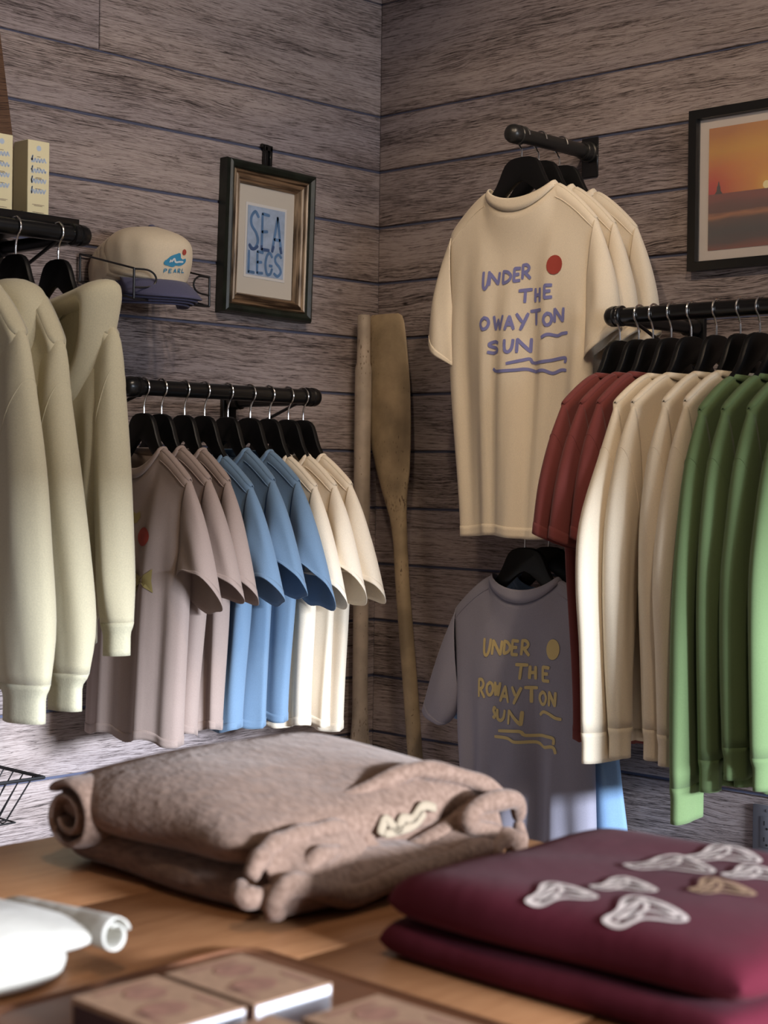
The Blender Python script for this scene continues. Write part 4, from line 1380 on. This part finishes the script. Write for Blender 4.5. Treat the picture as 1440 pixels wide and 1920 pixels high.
for i, (y, mk, kind, lab, extra) in enumerate(right):
    base = SS if kind == 'SS' else LS
    sl = dict(base)
    tw = tweaks.get(i)
    if tw:
        sl['P'] = [(a + c, b + d) for (a, b), (c, d) in zip(base['P'], tw['dP'])]
        sl['Q'] = [(a + c, b + d) for (a, b), (c, d) in zip(base['Q'], tw['dQ'])]
        for k in ('cuff', 'cuffscale'):
            if k in tw:
                sl[k] = tw[k]
    if kind == 'SS':
        dd = (0.0, 0.006, -0.004)[i]
        sl['P'] = [(a + dd * k / 3, b - abs(dd) * k / 3) for k, (a, b) in enumerate(base['P'])]
    p = dict(RBODY)
    p['sleeve'] = sl
    p['sway'] = random.uniform(-0.01, 0.01)
    if mk == 'green':
        p.update(cw=0.104, zc=-0.143, sw=0.212, zsw=-0.208, aw=0.185, hwn=0.15, zh=-0.90)
        sl['P'] = [(max(a, 0.206) if k == 0 else a, b) for k, (a, b) in enumerate(sl['P'])]
    elif mk == 'ecru':
        p.update(zh=-0.84, hwn=0.12, zc=-0.133)
    p.update(extra)
    ro = ROT_R + radians((0, -1, 1, 0, -2, 2, 0, 1, -1, 0, 1)[i])
    Garment('t_shirt' if kind == 'SS' else 'long_sleeve_shirt', lab, 't-shirt' if kind == 'SS' else 'shirt', 'shirts on the long right rail', (-0.300, y, RAIL_R), ro, M[mk], p, seed=80 + i)
    short = ('red T-shirt nearest the rail end', 'middle red T-shirt', 'red T-shirt beside the cream shirts', 'first cream long sleeve', 'second cream long sleeve', 'third cream long sleeve',
             'cream long sleeve beside the green', 'first green long sleeve', 'second green long sleeve', 'third green long sleeve', 'rightmost green long sleeve')[i]
    make_hanger('black hanger carrying the ' + short + ' on the long right rail', (-0.300, y, RAIL_R), ro, 'hangers on the long right rail', half=0.178 if mk != 'green' else 0.198, drop=0.142 if mk != 'green' else 0.158, neck=-0.050, k=1.22 if mk != 'green' else 1.38)

# ------------------------------------------------------------------ right wall: sunset photograph
M['frame_black'] = plain('black_lacquer_frame', (0.008, 0.008, 0.008), 0.35)
M['photo_mat'] = plain('white_photo_mat', (0.62, 0.54, 0.48), 0.6)


def sunset_mat(h, sx, sz):
    m, nt, b = new_mat('sunset_print')
    L = nt.links.new
    tc = N(nt, 'ShaderNodeTexCoord')
    sep = N(nt, 'ShaderNodeSeparateXYZ')
    L(tc.outputs['Object'], sep.inputs[0])
    warp = N(nt, 'ShaderNodeTexNoise', Scale=1.0, Detail=4.0)
    mp = N(nt, 'ShaderNodeMapping')
    mp.inputs['Scale'].default_value = (9, 9, 55)
    L(tc.outputs['Object'], mp.inputs['Vector'])
    L(mp.outputs[0], warp.inputs['Vector'])
    zz = N(nt, 'ShaderNodeMath', operation='MULTIPLY_ADD')
    zz.inputs[1].default_value = 1 / h
    zz.inputs[2].default_value = 0.5
    L(sep.outputs['Z'], zz.inputs[0])
    wz = N(nt, 'ShaderNodeMath', operation='MULTIPLY_ADD')
    wz.inputs[1].default_value = 0.10
    L(warp.outputs['Fac'], wz.inputs[0])
    L(zz.outputs[0], wz.inputs[2])
    sky = ramp(nt, [(0.50, (0.46, 0.014, 0.010)), (0.60, (0.52, 0.040, 0.012)), (0.72, (0.56, 0.130, 0.018)), (0.86, (0.58, 0.26, 0.022)), (0.96, (0.50, 0.19, 0.020)), (1.0, (0.46, 0.16, 0.022))])
    L(wz.outputs[0], sky.inputs['Fac'])
    sea = ramp(nt, [(0.05, (0.20, 0.040, 0.018)), (0.12, (0.055, 0.022, 0.020)), (0.20, (0.040, 0.026, 0.026)), (0.29, (0.075, 0.030, 0.022)), (0.335, (0.36, 0.13, 0.045)), (0.365, (0.10, 0.028, 0.020)), (0.43, (0.14, 0.035, 0.026)), (0.47, (0.20, 0.040, 0.028))])
    L(wz.outputs[0], sea.inputs['Fac'])
    isk = N(nt, 'ShaderNodeMath', operation='GREATER_THAN')
    isk.inputs[1].default_value = 0.457
    L(zz.outputs[0], isk.inputs[0])
    mx = N(nt, 'ShaderNodeMix', data_type='RGBA')
    L(isk.outputs[0], mx.inputs['Factor'])
    L(sea.outputs['Color'], mx.inputs[6])
    L(sky.outputs['Color'], mx.inputs[7])
    # printed yellow halo around the printed sun
    sub = N(nt, 'ShaderNodeVectorMath', operation='SUBTRACT')
    sub.inputs[1].default_value = (sx, 0, sz)
    L(tc.outputs['Object'], sub.inputs[0])
    mul = N(nt, 'ShaderNodeVectorMath', operation='MULTIPLY')
    mul.inputs[1].default_value = (1, 0, 0.75)
    L(sub.outputs[0], mul.inputs[0])
    ln = N(nt, 'ShaderNodeVectorMath', operation='LENGTH')
    L(mul.outputs[0], ln.inputs[0])
    hr = ramp(nt, [(0.0, (1, 1, 1)), (0.03, (0.55, 0.55, 0.55)), (0.13, (0, 0, 0))])
    L(ln.outputs['Value'], hr.inputs['Fac'])
    hm = N(nt, 'ShaderNodeMath', operation='MULTIPLY')
    L(hr.outputs['Color'], hm.inputs[0])
    L(isk.outputs[0], hm.inputs[1])
    m2 = N(nt, 'ShaderNodeMix', data_type='RGBA')
    L(hm.outputs[0], m2.inputs['Factor'])
    L(mx.outputs[2], m2.inputs[6])
    m2.inputs[7].default_value = (0.78, 0.42, 0.045, 1)
    L(m2.outputs[2], b.inputs['Base Color'])
    b.inputs['Roughness'].default_value = 0.5
    return m


# frame in its own axes: local x along the wall away from the corner, front is local -y
sw_, sh_ = 0.465, 0.350
sp = thing('picture_frame', 'black framed sunset photograph with a lighthouse on the right wall', 'picture', (-0.0015, -0.965 - sw_ / 2, 1.9775), -pi / 2)
moulding(sp, 'frame_side', -sw_ / 2, sw_ / 2, -sh_ / 2, sh_ / 2, [(0, 0), (0, -0.022), (0.0195, -0.022), (0.0215, -0.012), (0.0215, 0)], (M['frame_black'], M['frame_black']))
ix, iz = sw_ / 2 - 0.021, sh_ / 2 - 0.021
Geo().box((-ix, -0.0075, -iz), (ix, -0.002, iz)).obj('photo_mat', M['photo_mat'], sp)
px_, pz_ = ix - 0.0235, iz - 0.0215
Geo().box((-px_, -0.0088, -pz_), (px_, -0.0076, pz_)).obj('photo_print', sunset_mat(2 * pz_, -0.0445, -0.0035), sp)
pl = lambda x, z: (x, -0.0094, z)
g = Geo()
disc(g, -0.0445, -0.0035, 0.0085, 0.0085, pl)
g.obj('printed_sun', plain('sun_print_yellow', (0.95, 0.80, 0.40), 0.5), sp)
g = Geo()
lx, lz = -px_ + 0.026, -0.012
blob(g, [(lx - 0.010, lz), (lx - 0.005, lz + 0.003), (lx - 0.0042, lz + 0.016), (lx - 0.0022, lz + 0.019), (lx - 0.0014, lz + 0.025), (lx, lz + 0.028), (lx + 0.0014, lz + 0.025), (lx + 0.0022, lz + 0.019), (lx + 0.0042, lz + 0.016), (lx + 0.005, lz + 0.003), (lx + 0.010, lz)], pl)
g.obj('printed_lighthouse', plain('lighthouse_silhouette', (0.045, 0.022, 0.020), 0.5), sp)
Geo().box((-ix, -0.0116, -iz), (ix, -0.0108, iz)).obj('glass', M['glass'], sp)

# ------------------------------------------------------------------ right wall: power outlet
M['plate_grey'] = plain('grey_outlet_plastic', (0.13, 0.13, 0.15), 0.45)
M['slot'] = plain('outlet_slot_dark', (0.01, 0.01, 0.01), 0.6)
ol = thing('power_outlet', 'grey electrical outlet plate low on the right plank wall', 'outlet', (-0.0005, -1.1725, 0.607), -pi / 2)
Geo().box((-0.036, -0.006, -0.056), (0.036, 0.0, 0.056)).obj('cover_plate', M['plate_grey'], ol, bevel=0.002)
Geo().box((-0.0165, -0.0078, -0.033), (0.0165, -0.0055, 0.033)).obj('socket_insert', M['plate_grey'], ol, bevel=0.001)
for zc in (0.016, -0.018):
    for dx, hh in ((-0.0065, 0.0045), (0.0065, 0.0035)):
        Geo().box((dx - 0.0011, -0.0083, zc - hh + 0.003), (dx + 0.0011, -0.0076, zc + hh + 0.003)).obj('slot', M['slot'], ol)
    g = Geo()
    g.tube([(0, -0.0083, zc - 0.0085), (0, -0.0076, zc - 0.0085)], 0.0026, 12)
    g.obj('ground_hole', M['slot'], ol)
for zc in (0.046, -0.046):
    Geo().tube([(0, -0.0072, zc), (0, -0.0055, zc)], 0.0032, 12).obj('screw', M['plate_grey'], ol)

# ------------------------------------------------------------------ display table
TZ = 0.88
tb = thing('display_table', 'warm brown wooden plank table in the foreground', 'table', (-2.05, -1.97, 0))
tx0, tx1, ty0, ty1 = -0.70, 0.650, -0.78, 0.745
nb = 5
for k in range(nb):
    y0 = lerp(ty0, ty1, k / nb)
    y1 = lerp(ty0, ty1, (k + 1) / nb)
    bw = (y1 - y0) / 2 - 0.0006
    o = Geo().box((tx0, -0.016, -bw), (tx1, 0.016, bw)).obj('tabletop_plank', M['table'], tb, bevel=0.0015)
    # wood grain runs along local x, board width along local z of the texture: lay the board down
    o.location = (0, (y0 + y1) / 2, TZ - 0.016)
    o.rotation_euler = (pi / 2, 0, 0)
for x in (tx0 + 0.06, tx1 - 0.06):
    for y in (ty0 + 0.06, ty1 - 0.06):
        Geo().box((x - 0.035, y - 0.035, 0), (x + 0.035, y + 0.035, TZ - 0.033)).obj('leg', M['table'], tb, bevel=0.004)
for y in (ty0 + 0.06, ty1 - 0.06):
    Geo().box((tx0 + 0.10, y - 0.012, TZ - 0.12), (tx1 - 0.10, y + 0.012, TZ - 0.033)).obj('apron', M['table'], tb, bevel=0.002)
for x in (tx0 + 0.06, tx1 - 0.06):
    Geo().box((x - 0.012, ty0 + 0.10, TZ - 0.12), (x + 0.012, ty1 - 0.10, TZ - 0.033)).obj('apron', M['table'], tb, bevel=0.002)


# folded cloth: rounded slab with soft bulges
def cushion(x0, x1, y0, y1, z0, z1, n=44, p=7.0, q=2.2, bump=0.004, seed=0, warp=0.008, top=None, rnd_c=0.13):
    rnd = random.Random(seed)
    ph = [rnd.uniform(0, 6.28) for _ in range(10)]

    def surf(a, b, up):
        ea = max(0.0, 1 - abs(a) ** p) ** (1 / q)
        eb = max(0.0, 1 - abs(b) ** p) ** (1 / q)
        h = ea * eb
        k = 1 - rnd_c * (a * b) ** 4
        x = lerp(x0, x1, (a * k + 1) / 2) + warp * (sin(2.1 * b + ph[0]) + 0.5 * sin(5 * b + ph[1])) * abs(a)
        y = lerp(y0, y1, (b * k + 1) / 2) + warp * (sin(2.3 * a + ph[2]) + 0.5 * sin(4.6 * a + ph[3])) * abs(b)
        H = (z1 - z0)
        zm = z0 + H * 0.42
        if up:
            z = zm + H * 0.58 * h
            z += bump * h * (sin(3.1 * a + ph[4] + 1.3 * b) + 0.6 * sin(5.2 * b + ph[5] - a) + 0.4 * sin(8 * a + 3 * b + ph[6]))
            if top:
                z += top(a, b) * h
        else:
            z = zm - (zm - z0) * min(1, h * 1.15)
        return (x, y, z)
    vals = [sin(-pi / 2 + pi * k / n) for k in range(n + 1)]
    g = Geo()
    g.grid([[surf(a, b, True) for a in vals] for b in vals])
    g.grid([[surf(a, b, False) for a in vals] for b in vals])
    return g, surf


def cushion_obj(parent, name, mat, *a, **k):
    g, f = cushion(*a, **k)
    me_o = g.obj(name, mat, parent, sharp=2.6)
    bm = bmesh.new()
    bm.from_mesh(me_o.data)
    bmesh.ops.remove_doubles(bm, verts=bm.verts, dist=1e-5)
    bmesh.ops.recalc_face_normals(bm, faces=bm.faces)
    bm.to_mesh(me_o.data)
    bm.free()
    return me_o, f


def ribbon(parent, name, mat, path, width_dir, w, thick=0.006, sub=1):
    """soft band following path; width_dir(t) gives the direction across"""
    rows = []
    m = len(path)
    for k, p in enumerate(path):
        d = Vector(width_dir(k / (m - 1))) * w
        p = Vector(p)
        rows.append([tuple(p + d * f) for f in (-0.5, -0.25, 0, 0.25, 0.5)])
    return Geo().grid(rows).obj(name, mat, parent, solid=thick, sub=sub, sharp=2.8)


# taupe knitted sweater
sw = thing('folded_sweater', 'fuzzy taupe knitted sweater folded on the table corner', 'sweater', (-1.71, -1.535, TZ))
cushion_obj(sw, 'lower_fold', M['knit'], -0.212, 0.190, -0.205, 0.215, 0.0, 0.050, seed=1, bump=0.002, p=8)
cushion_obj(sw, 'upper_fold', M['knit'], -0.224, 0.205, -0.165, 0.216, 0.036, 0.124, seed=3, bump=0.003, p=4.2, q=2.0, rnd_c=0.10,
            top=lambda a, b: 0.010 * max(0, 1 - ((a - 0.3) ** 2 + (b - 0.35) ** 2)) - 0.022 * sm((-b - 0.2) / 0.8) * sm((0.5 - a) / 0.8))
# spiral end of the rolled fold at the far left
rows = []
for k in range(30):
    a = 1.9 * 2 * pi * k / 29 + 0.6
    rr = 0.040 * (1 - 0.70 * k / 29)
    rows.append([(lerp(-0.228, -0.12, f), 0.150 + rr * 1.25 * cos(a), 0.062 + rr * 1.08 * sin(a)) for f in (0, 0.3, 0.6, 1)])
Geo().grid(rows).obj('rolled_end', M['knit'], sw, solid=0.012, sub=1, sharp=2.8)
R1 = [(-0.085, -0.095, 0.082), (-0.067, -0.105, 0.083), (-0.029, -0.114, 0.092), (0.015, -0.122, 0.106), (0.060, -0.131, 0.118), (0.088, -0.139, 0.119), (0.136, -0.148, 0.107), (0.181, -0.156, 0.090), (0.201, -0.165, 0.078)]
R2 = [(-0.088, -0.120, 0.080), (-0.049, -0.134, 0.086), (-0.023, -0.143, 0.071), (-0.023, -0.151, 0.048), (-0.005, -0.160, 0.034), (0.039, -0.169, 0.038), (0.085, -0.177, 0.055), (0.112, -0.186, 0.068), (0.151, -0.195, 0.076)]
R3 = [(-0.231, -0.185, 0.050), (-0.216, -0.183, 0.068), (-0.179, -0.170, 0.078), (-0.113, -0.157, 0.077), (-0.042, -0.145, 0.072)]
R4 = [(-0.235, -0.175, 0.044), (-0.246, -0.192, 0.036), (-0.216, -0.197, 0.032), (-0.171, -0.197, 0.038), (-0.150, -0.195, 0.058), (-0.10, -0.185, 0.060)]
R5 = [(-0.205, -0.205, 0.014), (-0.225, -0.215, 0.026), (-0.205, -0.217, 0.045), (-0.159, -0.217, 0.033), (-0.111, -0.217, 0.018), (-0.045, -0.217, 0.026), (0.034, -0.217, 0.030), (0.099, -0.213, 0.037), (0.150, -0.205, 0.030)]
R6 = [(0.200, -0.190, 0.053), (0.172, -0.205, 0.082), (0.110, -0.205, 0.083), (0.091, -0.205, 0.064), (0.139, -0.205, 0.045), (0.185, -0.200, 0.028), (0.200, -0.190, 0.049)]
R7 = [(0.143, -0.210, 0.014), (0.123, -0.215, 0.030), (0.147, -0.217, 0.044), (0.175, -0.212, 0.026), (0.160, -0.205, 0.014)]


def sample(P, n=33):
    return [catmull(P, k / (n - 1)) for k in range(n)]


def sheet(name, A, B, push, m=9, thick=0.008):
    rows = []
    a_, b_ = sample(A), sample(B)
    for i in range(m):
        f = i / (m - 1)
        rows.append([(lerp(p[0], q[0], f), lerp(p[1], q[1], f) + push * sin(pi * f), lerp(p[2], q[2], f)) for p, q in zip(a_, b_)])
    return Geo().grid(rows).obj(name, M['knit'], sw, solid=thick, sub=1, sharp=2.8)


sheet('neck_inside', R1, R2, 0.022)
sheet('front_panel', [R3[1], R3[2], R3[3], R3[4]] + R2[3:], R5, -0.004)
sheet('front_underside', R5, [(p[0] * 0.97, -0.195, 0.008) for p in R5], -0.004)
for P, r in ((R1, 0.0115), (R2, 0.0125), (R3, 0.0115), (R4, 0.0120), (R5, 0.0130), (R6, 0.0125), (R7, 0.0115)):
    Geo().tube(sample(P, 41), lambda t, r=r: r * (0.55 + 0.45 * min(1, sin(pi * min(1, max(0, t))) * 2.2)) * (1 + 0.10 * sin(31 * t)), 12).obj('rolled_rim', M['knit'], sw, sub=1, sharp=2.8)
g = Geo()
pl = lambda x, z: (x, -0.166 - 0.35 * (0.075 - z) - 0.15 * x, z + 0.004)
for pts, w in (([(-0.020, 0.060), (-0.008, 0.074), (0.004, 0.060), (0.015, 0.072), (0.030, 0.070), (0.048, 0.082), (0.064, 0.078)], 0.010), ([(-0.014, 0.058), (0.012, 0.060), (0.030, 0.064), (0.046, 0.074)], 0.009)):
    stroke(g, pts, w, pl)
g.obj('embroidered_patch', plain('cream_embroidery', (0.33, 0.26, 0.18), 0.9, bump=0.5, bscale=300), sw, solid=0.003)['label'] = 'cream embroidered emblem'

# maroon sweatshirts, two folded in a pile
def maroon(label, z0, z1, dx, seed, printed):
    t = thing('folded_sweatshirt', label, 'sweatshirt', (-1.715 + dx, -2.085, TZ), 0, 'folded maroon sweatshirts')
    _, f = cushion_obj(t, 'folded_body', M['maroon'], -0.200, 0.170, -0.205, 0.212, z0, z1, seed=seed, bump=0.002, p=14, q=2.2, warp=0.003, rnd_c=0.05,
                       top=(lambda a, b: 0.008 * (1 - b * b)) if printed else None)
    if printed:
        def pl(x, y):
            a = (x + 0.200) / 0.370 * 2 - 1
            b = (y + 0.205) / 0.417 * 2 - 1
            p = f(a, b, True)
            return (p[0], p[1], p[2] + 0.0018)
        shells = [((-1.883, -2.066), 0.052, 0.3, 'w'), ((-1.817, -2.090), 0.050, -0.2, 'w'), ((-1.881, -2.154), 0.060, 0.1, 'w'), ((-1.706, -2.067), 0.075, -0.5, 'w'),
                  ((-1.759, -2.157), 0.050, 0.2, 'b'), ((-1.628, -2.079), 0.062, -0.4, 'w'), ((-1.681, -2.149), 0.058, 0.0, 'w')]
        for kind, ink, nm in (('w', M['ink_white'], 'white_shell_print'), ('b', M['ink_brown'], 'brown_shell_print')):
            for j, ((wx, wy), L, rot, kd) in enumerate(shells):
                if kd != kind:
                    continue
                g = Geo()
                cx, cy = wx + 1.715 + 0.012, wy + 2.085
                # image-right runs along (+x,-y) on the table: draw each shell in that frame
                ux, uy = sin(radians(44) + rot * 0.4), -cos(radians(44) + rot * 0.4)
                vx, vy = -uy, ux
                def q(a, b):
                    return (cx + ux * a * L + vx * b * L * 1.4, cy + uy * a * L + vy * b * L * 1.4)
                outline = [(-0.55, -0.12), (-0.30, 0.05), (-0.10, 0.42), (0.12, 0.50), (0.40, 0.20), (0.58, -0.22), (0.45, -0.34), (0.0, -0.22), (-0.35, -0.30), (-0.55, -0.12), (-0.45, -0.05)]
                stroke(g, [q(*p) for p in outline], 0.0055, pl)
                stroke(g, [q(*p) for p in ((-0.40, -0.18), (-0.05, 0.12), (0.10, 0.38))], 0.0045, pl)
                stroke(g, [q(*p) for p in ((-0.10, -0.18), (0.12, 0.10), (0.15, 0.40))], 0.0045, pl)
                stroke(g, [q(*p) for p in ((-0.3, -0.16), (0.1, -0.02), (0.45, -0.22))], 0.0045, pl)
                stroke(g, [q(*p) for p in ((-0.5, -0.10), (-0.15, 0.16), (0.05, 0.30), (0.34, 0.10), (0.48, -0.2))], 0.0040, pl)
                g.obj(nm, ink, t)
    return t


maroon('maroon sweatshirt with white shell drawings, top of the folded pile', 0.0375, 0.078, 0.0, 11, True)
maroon('plain maroon sweatshirt at the bottom of the folded pile', 0.0, 0.0375, -0.006, 13, False)

# white folded tee at the left edge of the table
wt = thing('folded_t_shirt', 'white folded T-shirt at the left edge of the table', 't-shirt', (-2.235, -1.590, TZ))
cushion_obj(wt, 'lower_fold', M['white'], -0.20, 0.095, -0.150, 0.185, 0.0, 0.022, seed=21, bump=0.002)
_, wf_ = cushion_obj(wt, 'upper_fold', M['white'], -0.21, 0.105, -0.155, 0.165, 0.018, 0.050, seed=24, bump=0.004, p=5,
                     top=lambda a, b: 0.012 * sm((b + 0.2) / 1.0) * sm((0.7 - a) / 1.0))
rows = []
for k in range(24):
    a = 1.35 * 2 * pi * k / 23
    rr = 0.019 * (1 - 0.5 * k / 23)
    rows.append([(0.098 + rr * cos(a) * 0.9 + 0.012 * f, lerp(-0.168, 0.03, f), 0.036 - 0.010 * f + rr * sin(a) * (1 - 0.5 * f)) for f in (0, 0.25, 0.5, 0.75, 1)])
Geo().grid(rows).obj('rolled_edge', M['white'], wt, solid=0.003, sub=1, sharp=2.8)
g = Geo()
def pl(x, y):
    p = wf_((x + 0.21) / 0.315 * 2 - 1, (y + 0.155) / 0.32 * 2 - 1, True)
    return (p[0], p[1], p[2] + 0.0018)
stroke(g, [(0.010, 0.075), (-0.004, 0.070), (-0.02, 0.078), (-0.04, 0.07)], 0.006, pl)
g.obj('lilac_print', M['ink_lilac'], wt)

# matchboxes on a brown tray
M['tray'] = plain('brown_leather_tray', (0.155, 0.060, 0.026), 0.5, bump=0.1, bscale=150, var=0.1, vscale=30)
M['kraft'] = plain('kraft_card', (0.40, 0.24, 0.15), 0.8, var=0.12, vscale=60)
M['striker'] = plain('striker_strip', (0.060, 0.020, 0.020), 0.85, bump=0.4, bscale=600)
M['tray_white'] = plain('white_card', (0.78, 0.78, 0.84), 0.8)
M['match_red'] = plain('faded_red_print', (0.33, 0.165, 0.115), 0.8, var=0.15, vscale=90)
tr = thing('tray', 'flat brown tray under the matchboxes', 'tray', (-2.15, -2.02, TZ))
prof = []
hx, hy, rc = 0.155, 0.242, 0.035
for cx, cy, a0 in ((hx - rc, hy - rc, 0), (-hx + rc, hy - rc, 90), (-hx + rc, -hy + rc, 180), (hx - rc, -hy + rc, 270)):
    for k in range(7):
        a = radians(a0 + 15 * k)
        prof.append((cx + rc * cos(a), cy + rc * sin(a)))
rows = [[(x * s, y * s2, z) for x, y in prof] for s, s2, z in ((0.97, 0.98, 0.0), (1.0, 1.0, 0.003), (1.0, 1.0, 0.0065), (0.985, 0.99, 0.0075), (0.972, 0.982, 0.0065), (0.965, 0.978, 0.0045))]
Geo().grid(rows, close_u=True, cap0=True, cap1=True).obj('tray_body', M['tray'], tr, sharp=0.9)


def matchbox(label, x, y, yaw=0.0):
    t = thing('matchbox', label, 'matchbox', (x, y, TZ + 0.0046), radians(yaw), 'matchboxes on the tray')
    w, l, h = 0.088, 0.118, 0.029
    g = Geo()
    th = 0.0012
    g.box((-w / 2, -l / 2, h - th), (w / 2, l / 2, h)).box((-w / 2, -l / 2, 0), (w / 2, l / 2, th))
    g.box((-w / 2, -l / 2, th), (-w / 2 + th, l / 2, h - th)).box((w / 2 - th, -l / 2, th), (w / 2, l / 2, h - th))
    g.obj('sleeve', M['kraft'], t)
    g = Geo()
    e = 0.002
    g.box((-w / 2 + e, -l / 2 - 0.0006, e), (w / 2 - e, -l / 2 + 0.0012, h - e)).box((-w / 2 + e, l / 2 - 0.0012, e), (w / 2 - e, l / 2 + 0.0006, h - e))
    g.box((-w / 2 + e, -l / 2, e), (w / 2 - e, l / 2, e + 0.0012))
    g.obj('drawer', M['tray_white'], t)
    for s in (-1, 1):
        Geo().box((s * (w / 2 + 0.0006) - 0.0005, -l / 2 + 0.004, 0.005), (s * (w / 2 + 0.0006) + 0.0005, l / 2 - 0.004, h - 0.005)).obj('striker', M['striker'], t)
    pl = lambda a, b: (a, b, h + 0.0005)
    g = Geo()
    disc(g, 0.006, 0.024, 0.019, 0.017, pl)
    disc(g, -0.008, -0.018, 0.022, 0.017, pl)
    for a in (-0.030, 0.032):
        stroke(g, [(a, -0.045), (a, -0.01)], 0.006, pl)
    stroke(g, [(-0.028, 0.048), (0.028, 0.046)], 0.006, pl)
    g.obj('faded_print', M['match_red'], t)
    return t


matchbox('kraft matchbox with white end, nearest the taupe sweater', -2.128, -1.930)
matchbox('kraft matchbox nearest the white folded T-shirt', -2.224, -1.928)
matchbox('kraft matchbox nearest the maroon pile, cut by the bottom edge', -2.122, -2.098)
matchbox('kraft matchbox barely showing at the bottom edge of the photo', -2.222, -2.075)
